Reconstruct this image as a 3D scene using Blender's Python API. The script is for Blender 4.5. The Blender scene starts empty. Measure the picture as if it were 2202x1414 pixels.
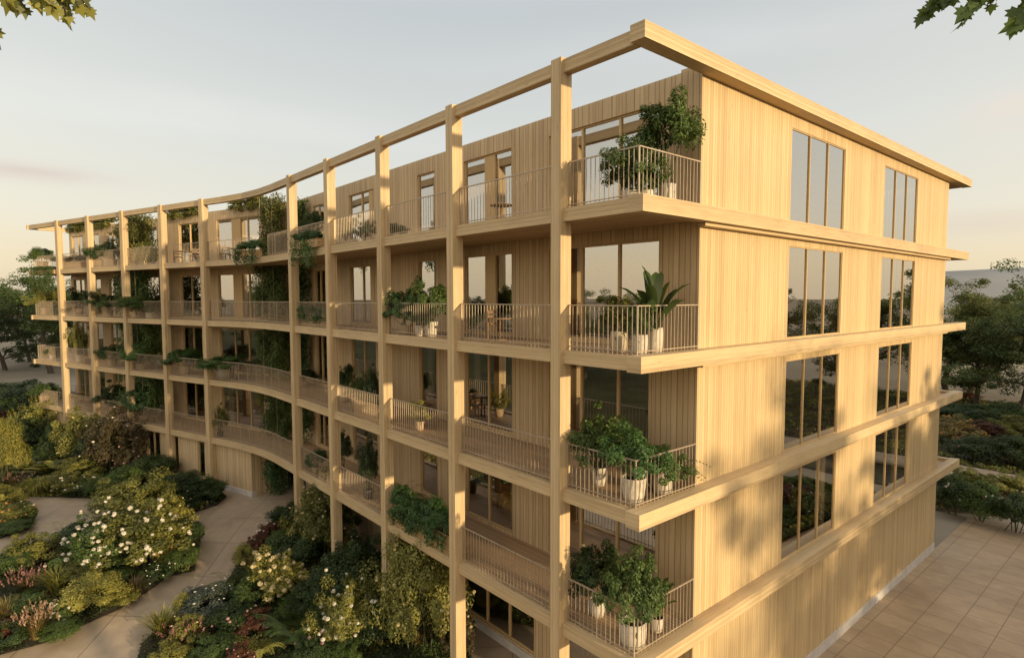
import bpy, math, random
import numpy as np
from mathutils import Vector, Matrix

SC = bpy.context.scene
COL = SC.collection
rad = math.radians
ZS = 9.95                      # height of the third balcony level above the patio
STOREY = 3.1
def zk(k): return ZS + (k - 3) * STOREY          # top of balcony slab k (1..4), 5 = pergola
SUN_AZ, SUN_EL = 8.2, 7.4      # azimuth measured from +X towards +Y
SUN = Vector((math.cos(rad(SUN_AZ)) * math.cos(rad(SUN_EL)), math.sin(rad(SUN_AZ)) * math.cos(rad(SUN_EL)), math.sin(rad(SUN_EL))))

# ------------------------------------------------------------------ camera
CP = Vector((7.0265, -9.2592, 1.1466 + ZS))
YAW, PIT, ROLL, FPX, PPX, PPY = -0.86256628, -0.06234670, -0.00208151, 1280.193, 1102.535, 719.692
fw = Vector((math.sin(YAW) * math.cos(PIT), math.cos(YAW) * math.cos(PIT), math.sin(PIT)))
rt0 = Vector((math.cos(YAW), -math.sin(YAW), 0)); up0 = rt0.cross(fw)
rt = rt0 * math.cos(ROLL) + up0 * math.sin(ROLL); up = -rt0 * math.sin(ROLL) + up0 * math.cos(ROLL)
cam = bpy.data.cameras.new('camera'); camo = bpy.data.objects.new('camera', cam); COL.objects.link(camo)
camo.matrix_world = Matrix(((rt.x, up.x, -fw.x, CP.x), (rt.y, up.y, -fw.y, CP.y), (rt.z, up.z, -fw.z, CP.z), (0, 0, 0, 1)))
cam.sensor_width = 36; cam.lens = FPX / 2202 * 36
cam.shift_x = (1101 - PPX) / 2202; cam.shift_y = (PPY - 707) / 2202
cam.clip_start = 0.1; cam.clip_end = 5000
SC.camera = camo

def ray(x, y): return (fw * FPX + rt * (x - PPX) - up * (y - PPY)).normalized()

# ------------------------------------------------------------------ wings (local frames)
ANG = 0.31843641
LO = Vector((-25.0, -0.61516, 0)); LE = Vector((math.cos(ANG), math.sin(ANG), 0)); LN = Vector((-math.sin(ANG), math.cos(ANG), 0))
class Frame:
    def __init__(s, o, eu, ed): s.o, s.eu, s.ed = Vector(o), Vector(eu), Vector(ed)
    def p(s, u, d, z): q = s.o + s.eu * u + s.ed * d; return Vector((q.x, q.y, z))
FR = Frame((0, 0, 0), (1, 0, 0), (0, 1, 0))          # right wing, u = x, d = depth behind the front line
FL = Frame(LO, LE, LN)                               # left wing
FE = Frame((-0.35, 0, 0), (0, 1, 0), (-1, 0, 0))     # end wall, u = y

def ground_z(x, y):
    t = min(1, max(0, (-13 - x) / 9)); t = t * t * (3 - 2 * t)
    return 1.0 * t
def hit_ground(px, py):
    r = ray(px, py); z = 0.3
    for _ in range(12):
        t = (z - CP.z) / r.z; q = CP + r * t; z = ground_z(q.x, q.y)
    return Vector((q.x, q.y, z))
def hit_frame(F, px, py, d):
    n = F.ed; r = ray(px, py); t = ((F.o + n * d - CP).dot(n)) / r.dot(n)
    return CP + r * t
def dist_along(p): return (p - CP).dot(fw)
PXM = lambda p: dist_along(p) / FPX                   # metres per photo pixel at p

# ------------------------------------------------------------------ object helpers
def link(o, parent=None):
    COL.objects.link(o)
    if parent: o.parent = parent
    return o
def thing(name, label, cat, loc=(0, 0, 0), rotz=0, group=None):
    o = bpy.data.objects.new(name, None); o.empty_display_size = 0.2; link(o)
    o.location = loc; o.rotation_euler = (0, 0, rotz); o['label'] = label; o['category'] = cat
    if group: o['group'] = group
    return o
def tag(o, label=None, cat=None, group=None, kind=None):
    if label: o['label'] = label
    if cat: o['category'] = cat
    if group: o['group'] = group
    if kind: o['kind'] = kind
    return o
def mesh_obj(name, me, mat=None, parent=None, loc=None, scale=None, rotz=None):
    o = bpy.data.objects.new(name, me)
    if mat is not None and not me.materials: me.materials.append(mat)
    if loc is not None: o.location = loc
    if scale is not None: o.scale = scale
    if rotz is not None: o.rotation_euler = (0, 0, rotz)
    return link(o, parent)

class MB:
    """collects faces with wood-grain UVs (u across the grain, v along it, in metres)"""
    def __init__(s): s.v, s.f, s.uv = [], [], []; s.smooth = False
    def quad(s, pts, uvs):
        i = len(s.v); s.v += [tuple(p) for p in pts]; s.f.append(tuple(range(i, i + len(pts)))); s.uv += [tuple(q) for q in uvs]
    def box(s, F, u0, u1, d0, d1, z0, z1, grain='z', off=None):
        off = random.random() * 40 if off is None else off
        P = lambda u, d, z: F.p(u, d, z)
        def q(a, b, c, d_):
            uv = []
            for (u, d, z) in (a, b, c, d_):
                al = {'z': z, 'u': u, 'd': d}[grain]
                k = [w for w in 'udz' if w != grain]
                vals = {'u': u, 'd': d, 'z': z}
                const = [w for w in k if len({round({'u': t[0], 'd': t[1], 'z': t[2]}[w], 6) for t in (a, b, c, d_)}) > 1]
                ac = vals[const[0]] if len(const) == 1 else vals[k[0]]
                if len(const) == 2: al, ac = vals[const[0]], vals[const[1]]
                uv.append((ac + off, al))
            s.quad([P(*t) for t in (a, b, c, d_)], uv)
        q((u0, d0, z0), (u1, d0, z0), (u1, d0, z1), (u0, d0, z1))
        q((u1, d1, z0), (u0, d1, z0), (u0, d1, z1), (u1, d1, z1))
        q((u1, d0, z0), (u1, d1, z0), (u1, d1, z1), (u1, d0, z1))
        q((u0, d1, z0), (u0, d0, z0), (u0, d0, z1), (u0, d1, z1))
        q((u0, d0, z1), (u1, d0, z1), (u1, d1, z1), (u0, d1, z1))
        q((u0, d1, z0), (u1, d1, z0), (u1, d0, z0), (u0, d0, z0))
    def build(s, name, mat, parent=None, smooth=False):
        me = bpy.data.meshes.new(name); me.from_pydata(s.v, [], s.f)
        ul = me.uv_layers.new(name='UVMap'); ul.data.foreach_set('uv', [c for q in s.uv for c in q])
        if smooth: me.polygons.foreach_set('use_smooth', [True] * len(me.polygons))
        me.update()
        return mesh_obj(name, me, mat, parent)

# ------------------------------------------------------------------ materials
def newmat(name):
    m = bpy.data.materials.new(name); m.use_nodes = True; nt = m.node_tree
    return m, nt, nt.nodes, nt.links, nt.nodes['Principled BSDF']
def ramp(N, stops):
    r = N.new('ShaderNodeValToRGB'); e = r.color_ramp.elements
    while len(e) < len(stops): e.new(0.5)
    for i, (p, c) in enumerate(stops): e[i].position = p; e[i].color = (*c, 1)
    return r
def math_n(N, L, op, a, b=None):
    m = N.new('ShaderNodeMath'); m.operation = op
    for i, x in enumerate((a, b)):
        if x is None: continue
        if isinstance(x, (int, float)): m.inputs[i].default_value = x
        else: L.new(x, m.inputs[i])
    return m.outputs[0]
def mixc(N, L, fac, a, b, mode='MIX'):
    m = N.new('ShaderNodeMix'); m.data_type = 'RGBA'; m.blend_type = mode
    for s, x in ((m.inputs['Factor'], fac), (m.inputs['A'], a), (m.inputs['B'], b)):
        if isinstance(x, (int, float)): s.default_value = x
        elif isinstance(x, tuple): s.default_value = (*x, 1)
        else: L.new(x, s)
    return m.outputs['Result']
def wood(name, c_lo, c_hi, pitch=0.0, groove=0.012, depth=0.35, rough=0.55, knots=True, board_var=0.3, wobble=0.0):
    m, nt, N, L, B = newmat(name)
    uv = N.new('ShaderNodeUVMap'); sep = N.new('ShaderNodeSeparateXYZ'); L.new(uv.outputs['UV'], sep.inputs[0])
    u, v = sep.outputs['X'], sep.outputs['Y']
    if pitch:
        ub = math_n(N, L, 'DIVIDE', u, pitch)
        if wobble:                                   # boards of uneven width
            w1 = N.new('ShaderNodeTexNoise'); w1.noise_dimensions = '1D'; w1.inputs['Scale'].default_value = 2.6; w1.inputs['Detail'].default_value = 0
            L.new(u, w1.inputs['W']); ub = math_n(N, L, 'ADD', ub, math_n(N, L, 'MULTIPLY', w1.outputs[0], wobble))
        fl = math_n(N, L, 'FLOOR', ub); fr = math_n(N, L, 'FRACT', ub)
        wn = N.new('ShaderNodeTexWhiteNoise'); wn.noise_dimensions = '1D'; L.new(fl, wn.inputs['W'])
        board = wn.outputs['Value']
    else:
        board = 0.5
    cmb = N.new('ShaderNodeCombineXYZ')
    L.new(math_n(N, L, 'MULTIPLY', u, 38.0), cmb.inputs['X'])
    vo = math_n(N, L, 'MULTIPLY', v, 1.3)
    if pitch: vo = math_n(N, L, 'ADD', vo, math_n(N, L, 'MULTIPLY', board, 37.0))
    L.new(vo, cmb.inputs['Y'])
    n1 = N.new('ShaderNodeTexNoise'); n1.inputs['Scale'].default_value = 1.0; n1.inputs['Detail'].default_value = 5; n1.inputs['Roughness'].default_value = 0.62
    L.new(cmb.outputs[0], n1.inputs['Vector'])
    geo = N.new('ShaderNodeTexCoord')
    n2 = N.new('ShaderNodeTexNoise'); n2.inputs['Scale'].default_value = 0.55; n2.inputs['Detail'].default_value = 3
    L.new(geo.outputs['Object'], n2.inputs['Vector'])
    f = math_n(N, L, 'MULTIPLY', n1.outputs[0], 0.75)
    f = math_n(N, L, 'ADD', f, math_n(N, L, 'MULTIPLY', n2.outputs[0], 0.35))
    if pitch: f = math_n(N, L, 'ADD', f, math_n(N, L, 'MULTIPLY', math_n(N, L, 'SUBTRACT', board, 0.5), board_var))
    r = ramp(N, [(0.26, c_lo), (0.52, tuple((a + b) / 2 for a, b in zip(c_lo, c_hi))), (0.82, c_hi)])
    L.new(f, r.inputs[0]); col = r.outputs[0]
    if knots:
        vor = N.new('ShaderNodeTexVoronoi'); vor.inputs['Scale'].default_value = 1.0; vor.inputs['Randomness'].default_value = 1
        c2 = N.new('ShaderNodeCombineXYZ'); L.new(math_n(N, L, 'MULTIPLY', u, 5.0), c2.inputs['X']); L.new(math_n(N, L, 'MULTIPLY', v, 1.1), c2.inputs['Y'])
        L.new(c2.outputs[0], vor.inputs['Vector'])
        kn = ramp(N, [(0.03, (1, 1, 1)), (0.09, (0, 0, 0))]); L.new(vor.outputs['Distance'], kn.inputs[0])
        col = mixc(N, L, math_n(N, L, 'MULTIPLY', kn.outputs[0], 0.45), col, tuple(c * 0.42 for c in c_lo))
    bump_h = n1.outputs[0]
    if pitch:
        e = math_n(N, L, 'MINIMUM', fr, math_n(N, L, 'SUBTRACT', 1.0, fr))
        g = ramp(N, [(groove / pitch * 0.35, (1, 1, 1)), (groove / pitch, (0, 0, 0))]); L.new(e, g.inputs[0])
        gv = math_n(N, L, 'MULTIPLY', g.outputs[0], depth)
        col = mixc(N, L, gv, col, tuple(c * 0.3 for c in c_lo))
        bump_h = math_n(N, L, 'SUBTRACT', math_n(N, L, 'MULTIPLY', n1.outputs[0], 0.25), g.outputs[0])
    L.new(col, B.inputs['Base Color']); B.inputs['Roughness'].default_value = rough
    B.inputs['Specular IOR Level'].default_value = 0.3
    bp = N.new('ShaderNodeBump'); bp.inputs['Strength'].default_value = 0.35; bp.inputs['Distance'].default_value = 0.012
    L.new(bump_h, bp.inputs['Height']); L.new(bp.outputs[0], B.inputs['Normal'])
    return m
W_LO, W_HI = (0.36, 0.247, 0.130), (0.64, 0.475, 0.268)
M = {}
M['clad_end'] = wood('batten_cladding', (0.41, 0.285, 0.145), (0.61, 0.445, 0.238), pitch=0.098, groove=0.014, depth=0.42, board_var=0.34, wobble=0.9)
M['clad_front'] = wood('board_cladding', (0.40, 0.275, 0.145), (0.66, 0.485, 0.285), pitch=0.15, groove=0.012, depth=0.75, board_var=0.26, wobble=1.3)
M['beam'] = wood('laminated_timber', W_LO, W_HI, pitch=0.045, groove=0.004, depth=0.18, board_var=0.28)
M['soffit'] = wood('soffit_boards', (0.33, 0.20, 0.10), (0.54, 0.37, 0.20), pitch=0.14, groove=0.01, depth=0.6)
M['deck'] = wood('deck_boards', (0.32, 0.195, 0.10), (0.54, 0.365, 0.21), pitch=0.12, groove=0.012, depth=0.8)
M['frame'] = wood('window_timber', (0.42, 0.27, 0.12), (0.60, 0.42, 0.21), knots=False)
M['planter_wood'] = wood('planter_timber', (0.34, 0.20, 0.09), (0.56, 0.37, 0.18), pitch=0.1, groove=0.01, depth=0.6)
M['furn'] = wood('furniture_timber', (0.17, 0.10, 0.05), (0.30, 0.18, 0.09), knots=False)

def plain(name, col, rough=0.6, metal=0.0, var=0.12, scale=6.0, spec=0.4):
    m, nt, N, L, B = newmat(name)
    tc = N.new('ShaderNodeTexCoord'); n = N.new('ShaderNodeTexNoise'); n.inputs['Scale'].default_value = scale; n.inputs['Detail'].default_value = 6
    L.new(tc.outputs['Object'], n.inputs['Vector'])
    r = ramp(N, [(0.3, tuple(c * (1 - var) for c in col)), (0.7, tuple(min(1, c * (1 + var)) for c in col))]); L.new(n.outputs[0], r.inputs[0])
    L.new(r.outputs[0], B.inputs['Base Color']); B.inputs['Roughness'].default_value = rough; B.inputs['Metallic'].default_value = metal
    B.inputs['Specular IOR Level'].default_value = spec
    bp = N.new('ShaderNodeBump'); bp.inputs['Strength'].default_value = 0.15; bp.inputs['Distance'].default_value = 0.01
    L.new(n.outputs[0], bp.inputs['Height']); L.new(bp.outputs[0], B.inputs['Normal'])
    return m
M['rail'] = plain('champagne_metal', (0.44, 0.345, 0.245), 0.42, 0.35)
M['plinth'] = plain('plinth_concrete', (0.52, 0.47, 0.42), 0.8, scale=3)
M['plaster'] = plain('interior_plaster', (0.58, 0.44, 0.28), 0.8)
M['int_floor'] = plain('interior_floor', (0.30, 0.17, 0.09), 0.5)
M['curtain'] = plain('curtain_cloth', (0.50, 0.42, 0.32), 0.9)
M['roof'] = plain('roof_membrane', (0.36, 0.33, 0.30), 0.8)
M['bark'] = plain('tree_bark', (0.075, 0.055, 0.040), 0.9, var=0.4, scale=9)
M['stem'] = plain('plant_stem', (0.08, 0.085, 0.035), 0.8, var=0.3)
M['soil'] = plain('garden_soil', (0.050, 0.036, 0.024), 0.95, var=0.4, scale=5)
M['pot_soil'] = plain('potting_soil', (0.03, 0.022, 0.015), 0.95, var=0.4)
M['pot'] = plain('cream_clay', (0.54, 0.47, 0.37), 0.7, var=0.16)
M['pot_weave'] = plain('woven_fibre', (0.46, 0.38, 0.26), 0.8, var=0.35, scale=30)
M['pot_terra'] = plain('tan_clay', (0.45, 0.32, 0.20), 0.7, var=0.15)
M['pot_dark'] = plain('dark_clay', (0.10, 0.085, 0.07), 0.6, var=0.15)
M['chair_white'] = plain('pale_painted_metal', (0.55, 0.50, 0.42), 0.45)

def stone(name, lo, hi, tile, joint=0.012, rot=0.0, sheen=0.5):
    m, nt, N, L, B = newmat(name)
    tc = N.new('ShaderNodeTexCoord'); mp = N.new('ShaderNodeMapping'); L.new(tc.outputs['Object'], mp.inputs[0])
    mp.inputs['Rotation'].default_value = (0, 0, rot)
    br = N.new('ShaderNodeTexBrick'); L.new(mp.outputs[0], br.inputs['Vector'])
    br.offset = 0.0; br.inputs['Scale'].default_value = 1; br.inputs['Brick Width'].default_value = tile[0]; br.inputs['Row Height'].default_value = tile[1]
    br.inputs['Mortar Size'].default_value = joint; br.inputs['Mortar Smooth'].default_value = 0.15
    br.inputs['Color1'].default_value = (0.40, 0.40, 0.40, 1); br.inputs['Color2'].default_value = (0.60, 0.60, 0.60, 1); br.inputs['Mortar'].default_value = (0.5, 0.5, 0.5, 1)
    mp2 = N.new('ShaderNodeMapping'); L.new(mp.outputs[0], mp2.inputs[0]); mp2.inputs['Scale'].default_value = (1.0, 1.5, 1)
    n = N.new('ShaderNodeTexNoise'); n.inputs['Scale'].default_value = 1.1; n.inputs['Detail'].default_value = 9; n.inputs['Roughness'].default_value = 0.68; n.inputs['Distortion'].default_value = 0.6
    L.new(mp2.outputs[0], n.inputs['Vector'])
    n3 = N.new('ShaderNodeTexNoise'); n3.inputs['Scale'].default_value = 0.35; n3.inputs['Detail'].default_value = 4; L.new(mp.outputs[0], n3.inputs['Vector'])
    f = math_n(N, L, 'ADD', math_n(N, L, 'MULTIPLY', n.outputs[0], 0.75), math_n(N, L, 'MULTIPLY', math_n(N, L, 'SUBTRACT', br.outputs['Color'], 0.5), 0.45))
    f = math_n(N, L, 'ADD', f, math_n(N, L, 'MULTIPLY', math_n(N, L, 'SUBTRACT', n3.outputs[0], 0.42), 0.7))
    r = ramp(N, [(0.25, lo), (0.72, hi)]); L.new(f, r.inputs[0])
    col = mixc(N, L, br.outputs['Fac'], r.outputs[0], tuple(c * 0.55 for c in lo))
    L.new(col, B.inputs['Base Color']); B.inputs['Roughness'].default_value = sheen; B.inputs['Specular IOR Level'].default_value = 0.35
    bp = N.new('ShaderNodeBump'); bp.inputs['Strength'].default_value = 0.3; bp.inputs['Distance'].default_value = 0.01
    h = math_n(N, L, 'SUBTRACT', math_n(N, L, 'MULTIPLY', n.outputs[0], 0.4), br.outputs['Fac'])
    L.new(h, bp.inputs['Height']); L.new(bp.outputs[0], B.inputs['Normal'])
    return m
M['patio'] = stone('patio_stone', (0.31, 0.22, 0.135), (0.49, 0.36, 0.225), (1.0, 1.0), 0.012, 0.0)
M['path'] = stone('path_stone', (0.285, 0.215, 0.145), (0.43, 0.335, 0.235), (2.4, 1.9), 0.014, 0.62)

def glass_mat():
    m, nt, N, L, B = newmat('window_glass'); N.remove(B); out = N['Material Output']
    tr = N.new('ShaderNodeBsdfTransparent'); tr.inputs['Color'].default_value = (0.84, 0.79, 0.70, 1)
    gl = N.new('ShaderNodeBsdfGlossy'); gl.inputs['Roughness'].default_value = 0.012; gl.inputs['Color'].default_value = (0.96, 0.95, 0.93, 1)
    tc = N.new('ShaderNodeTexCoord'); n = N.new('ShaderNodeTexNoise'); n.inputs['Scale'].default_value = 0.5; n.inputs['Detail'].default_value = 1
    L.new(tc.outputs['Object'], n.inputs['Vector'])
    bp = N.new('ShaderNodeBump'); bp.inputs['Strength'].default_value = 0.05; bp.inputs['Distance'].default_value = 0.02
    L.new(n.outputs[0], bp.inputs['Height']); L.new(bp.outputs[0], gl.inputs['Normal'])
    fr = N.new('ShaderNodeFresnel'); fr.inputs['IOR'].default_value = 1.5
    f = math_n(N, L, 'ADD', math_n(N, L, 'MULTIPLY', fr.outputs[0], 0.8), 0.44)
    cl = N.new('ShaderNodeClamp'); L.new(f, cl.inputs[0])
    mx = N.new('ShaderNodeMixShader'); L.new(cl.outputs[0], mx.inputs[0]); L.new(tr.outputs[0], mx.inputs[1]); L.new(gl.outputs[0], mx.inputs[2])
    L.new(mx.outputs[0], out.inputs['Surface'])
    return m
M['glass'] = glass_mat()

def leaf_mat(name, dark, light, trans=0.36, rough=0.5, spec=0.35):
    m, nt, N, L, B = newmat(name); out = N['Material Output']
    at = N.new('ShaderNodeAttribute'); at.attribute_name = 'tint'
    oi = N.new('ShaderNodeObjectInfo')
    f = math_n(N, L, 'ADD', at.outputs['Fac'], math_n(N, L, 'MULTIPLY', math_n(N, L, 'SUBTRACT', oi.outputs['Random'], 0.5), 0.3))
    r = ramp(N, [(0.05, dark), (0.95, light)]); L.new(f, r.inputs[0])
    L.new(r.outputs[0], B.inputs['Base Color']); B.inputs['Roughness'].default_value = rough; B.inputs['Specular IOR Level'].default_value = spec
    tl = N.new('ShaderNodeBsdfTranslucent'); L.new(mixc(N, L, 0.35, r.outputs[0], (0.14, 0.16, 0.01)), tl.inputs['Color'])
    mx = N.new('ShaderNodeMixShader'); mx.inputs[0].default_value = trans
    L.new(B.outputs[0], mx.inputs[1]); L.new(tl.outputs[0], mx.inputs[2]); L.new(mx.outputs[0], out.inputs['Surface'])
    return m
LM = {
 'dark': leaf_mat('dark_green_leaves', (0.020, 0.034, 0.012), (0.080, 0.122, 0.036)),  # darkened to stand in for deeper shade in the beds
 'green': leaf_mat('mid_green_leaves', (0.048, 0.078, 0.020), (0.135, 0.195, 0.048)),
 'deep': leaf_mat('glossy_green_leaves', (0.042, 0.080, 0.024), (0.105, 0.195, 0.055), rough=0.35),
 'olive': leaf_mat('olive_leaves', (0.070, 0.080, 0.018), (0.340, 0.315, 0.072)),  # olive hue, light end raised to imitate sunlit clumps
 'yellow': leaf_mat('yellow_green_leaves', (0.140, 0.138, 0.026), (0.480, 0.425, 0.095)),  # yellow-green hue, brightened to imitate golden sun patches
 'gold': leaf_mat('golden_grass_blades', (0.150, 0.110, 0.035), (0.360, 0.270, 0.095)),
 'brown': leaf_mat('bronze_leaves', (0.055, 0.045, 0.020), (0.150, 0.105, 0.045)),
 'red': leaf_mat('russet_leaves', (0.075, 0.030, 0.020), (0.200, 0.080, 0.045)),
 'silver': leaf_mat('silver_leaves', (0.060, 0.075, 0.055), (0.160, 0.180, 0.140)),
 'tree': leaf_mat('tree_leaves', (0.032, 0.052, 0.018), (0.105, 0.150, 0.046)),
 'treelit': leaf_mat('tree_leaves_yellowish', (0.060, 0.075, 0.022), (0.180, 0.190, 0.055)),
}
FM = {'white': leaf_mat('white_petals', (0.52, 0.47, 0.38), (0.80, 0.74, 0.62), 0.25),
      'cream': leaf_mat('cream_petals', (0.50, 0.40, 0.20), (0.74, 0.62, 0.34), 0.25),
      'pink': leaf_mat('pink_petals', (0.42, 0.20, 0.20), (0.62, 0.36, 0.34), 0.25),
      'tan': leaf_mat('tan_plume', (0.30, 0.17, 0.10), (0.55, 0.36, 0.24), 0.35),
      'rose': leaf_mat('rosy_plume', (0.26, 0.11, 0.09), (0.46, 0.24, 0.20), 0.35),
      'orange': leaf_mat('orange_petals', (0.42, 0.18, 0.04), (0.62, 0.32, 0.09), 0.25)}

# ------------------------------------------------------------------ foliage generators (numpy)
def nrm(a): return a / np.maximum(np.linalg.norm(a, axis=-1, keepdims=True), 1e-9)
def mesh_from(name, V, F, tint=None, smooth=False):
    me = bpy.data.meshes.new(name); V = np.asarray(V, dtype=np.float32)
    if isinstance(F, np.ndarray): ls = np.full(len(F), F.shape[1], np.int32); fl = F.astype(np.int32).ravel()
    else: ls = np.array([len(q) for q in F], np.int32); fl = np.array([i for q in F for i in q], np.int32)
    me.vertices.add(len(V)); me.vertices.foreach_set('co', V.ravel()); me.loops.add(len(fl)); me.loops.foreach_set('vertex_index', fl)
    me.polygons.add(len(ls)); me.polygons.foreach_set('loop_start', np.concatenate([[0], np.cumsum(ls)[:-1]]).astype(np.int32)); me.update(calc_edges=True)
    if tint is not None:
        a = me.attributes.new('tint', 'FLOAT', 'FACE'); a.data.foreach_set('value', np.asarray(tint, dtype=np.float32))
    if smooth: me.polygons.foreach_set('use_smooth', [True] * len(me.polygons))
    me.update(); return me
def leaves(C, Nn, L, W, rng, tint, fold=0.12, D=None, name='leaves'):
    n = len(C); L = np.broadcast_to(L, (n,)) * rng.uniform(.7, 1.25, n); W = np.broadcast_to(W, (n,)) * rng.uniform(.75, 1.2, n)
    Nn = nrm(Nn)
    if D is None: D = rng.normal(size=(n, 3))
    D = nrm(D - (D * Nn).sum(1)[:, None] * Nn); S = np.cross(Nn, D)
    b = C - D * L[:, None] * .5; t = C + D * L[:, None] * .5 - Nn * (L * fold)[:, None]
    l = C + S * W[:, None] * .5 + Nn * (W * fold)[:, None]; r = C - S * W[:, None] * .5 + Nn * (W * fold)[:, None]
    V = np.stack([b, r, t, l], 1).reshape(-1, 3); F = np.arange(4 * n).reshape(n, 4)
    return V, F, tint
def merge(parts):
    Vs, Fs, Ts, o = [], [], [], 0
    for V, F, T in parts:
        Vs.append(V); Fs += [tuple(int(i) + o for i in f) for f in F]; Ts.append(np.asarray(T)); o += len(V)
    return np.concatenate(Vs), Fs, np.concatenate(Ts)
def dome(seed, n, L, clumps=26, loose=0.0, W=None, rxy=0.5, h=1.0, low=0.0, flat=1.0):
    """a bush 1 wide and 1 tall standing on z=0: leaf clumps through an uneven dome"""
    rng = np.random.default_rng(seed); W = L * .55 if W is None else W
    d = nrm(rng.normal(size=(clumps, 3))); d[:, 2] = np.abs(d[:, 2]) * 1.1 - .30
    d = nrm(d); rr = rng.uniform(.45, 1.0, clumps) ** .6 * (1 + loose * rng.uniform(-.5, .55, clumps))
    cc = d * rr[:, None] * np.array([rxy * .82, rxy * .82, h * .46]) + np.array([0, 0, h * (.46 + low)])
    cs = rng.uniform(.09, .19, clumps) * (1 - .3 * loose); ct = rng.uniform(0, 1, clumps)
    k = rng.integers(0, clumps, n); off = nrm(rng.normal(size=(n, 3))) * (rng.uniform(.25, 1, n) ** .5)[:, None]
    C = cc[k] + off * cs[k][:, None] * np.array([1, 1, .9]); C[:, 2] = np.maximum(C[:, 2], .01)
    out = nrm(C - np.array([0, 0, h * .35])); Nn = nrm(off * .7 + out * .6 + np.array([0, 0, .45]) + rng.normal(size=(n, 3)) * .45)
    T = np.clip(ct[k] * .6 + rng.uniform(0, .4, n), 0, 1)
    V, F, T = leaves(C, Nn, L, W, rng, T)
    tops = cc + nrm(d) * cs[:, None] * .9
    return V, F, T, tops, cc
def stems_mesh(ends, r=0.012, name='stems', base=(0, 0, 0), spread=.08, seed=1):
    rng = np.random.default_rng(seed); V, F = [], []
    for e in ends:
        b = np.array(base) + np.array([*(rng.normal(size=2) * spread), 0]); e = np.array(e)
        mid = (b + e) / 2 + np.array([*(rng.normal(size=2) * .05), .08])
        i = len(V)
        for q, w in ((b, r), (mid, r * .75), (e, r * .35)):
            for a in range(3): V.append(q + np.array([math.cos(a * 2.094) * w, math.sin(a * 2.094) * w, 0]))
        for s in range(2):
            for a in range(3): F.append((i + s * 3 + a, i + s * 3 + (a + 1) % 3, i + s * 3 + 3 + (a + 1) % 3, i + s * 3 + 3 + a))
    return mesh_from(name, V, F)
def blades(seed, n, h=1.0, spread=0.5, w=0.012, droop=0.6, base_r=0.10, seg=4, upright=0.6):
    rng = np.random.default_rng(seed); V, F, T = [], [], []; tips = []
    for i in range(n):
        a = rng.uniform(0, 2 * math.pi); b = rng.uniform(0, base_r); hh = h * rng.uniform(.6, 1.05); sp = spread * rng.uniform(.15, 1.0)
        p0 = np.array([math.cos(a) * b, math.sin(a) * b, 0]); dr = np.array([math.cos(a + rng.normal() * .3), math.sin(a + rng.normal() * .3), 0])
        side = np.array([-dr[1], dr[0], 0]); st = len(V); ww = w * rng.uniform(.7, 1.3)
        for s in range(seg + 1):
            t = s / seg; x = sp * t ** 1.6; z = hh * (t - droop * .5 * t ** 2.6)
            q = p0 + dr * x + np.array([0, 0, z]); wd = ww * (1 - t) ** .6
            V += [q - side * wd, q + side * wd]
        tips.append(q)
        tt = rng.uniform(0, 1)
        for s in range(seg): F.append((st + 2 * s, st + 2 * s + 1, st + 2 * s + 3, st + 2 * s + 2)); T.append(tt)
    return np.array(V), F, np.array(T), np.array(tips)
def fronds(seed, n, L=0.6, leaflet=0.14, h=0.9, pairs=16, w=0.03, arch=0.75, rise=0.6):
    rng = np.random.default_rng(seed); Cs, Ds, Ns, Ts = [], [], [], []
    for i in range(n):
        a = 2 * math.pi * i / n + rng.normal() * .25; dr = np.array([math.cos(a), math.sin(a), 0]); side = np.array([-dr[1], dr[0], 0])
        ll = L * rng.uniform(.75, 1.1); r0 = rise * rng.uniform(.6, 1.2); tt = rng.uniform(0, 1)
        for s in range(pairs):
            t = (s + 1) / pairs; q = dr * ll * t + np.array([0, 0, h * (r0 * t * 1.6 - arch * t * t)])
            q[2] += .06; ln = leaflet * (1.1 - .8 * t) * (0.5 + min(1, t * 4) * .5)
            for sg in (-1, 1):
                d = side * sg * .9 + dr * .5 + np.array([0, 0, -.15]); Cs.append(q + nrm(d) * ln * .5); Ds.append(d); Ns.append(np.array([0, 0, 1.]) + dr * .3); Ts.append((tt * .6 + rng.uniform(0, .4), ln))
    Ts = np.array(Ts)
    return leaves(np.array(Cs), np.array(Ns), Ts[:, 1], w, rng, Ts[:, 0], D=np.array(Ds), fold=.05)
def broad(seed, n, L=0.7, w=0.12, h=1.0, spread=.45):
    """strap or paddle leaves rising from one crown (banana, agave)"""
    rng = np.random.default_rng(seed); V, F, T = [], [], []; seg = 7
    for i in range(n):
        a = 2.4 * i + rng.normal() * .2; dr = np.array([math.cos(a), math.sin(a), 0]); side = np.array([-dr[1], dr[0], 0])
        hh = h * rng.uniform(.55, 1.05); sp = spread * rng.uniform(.3, 1.0) * (1.5 - hh / h); st = len(V); tt = rng.uniform(0, 1)
        for s in range(seg + 1):
            t = s / seg; q = dr * (sp * t ** 1.5) + np.array([0, 0, hh * (t - .25 * t ** 3)])
            wd = w * (.12 if t < .35 else math.sin(min(1, (t - .30) / .70) * math.pi) ** .6 + .02)
            V += [q - side * wd + np.array([0, 0, wd * .4]), q, q + side * wd + np.array([0, 0, wd * .4])]
        for s in range(seg):
            for k in (0, 1): F.append((st + 3 * s + k, st + 3 * s + k + 1, st + 3 * s + 4 + k, st + 3 * s + 3 + k)); T.append(tt)
    return np.array(V), F, np.array(T)
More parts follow.
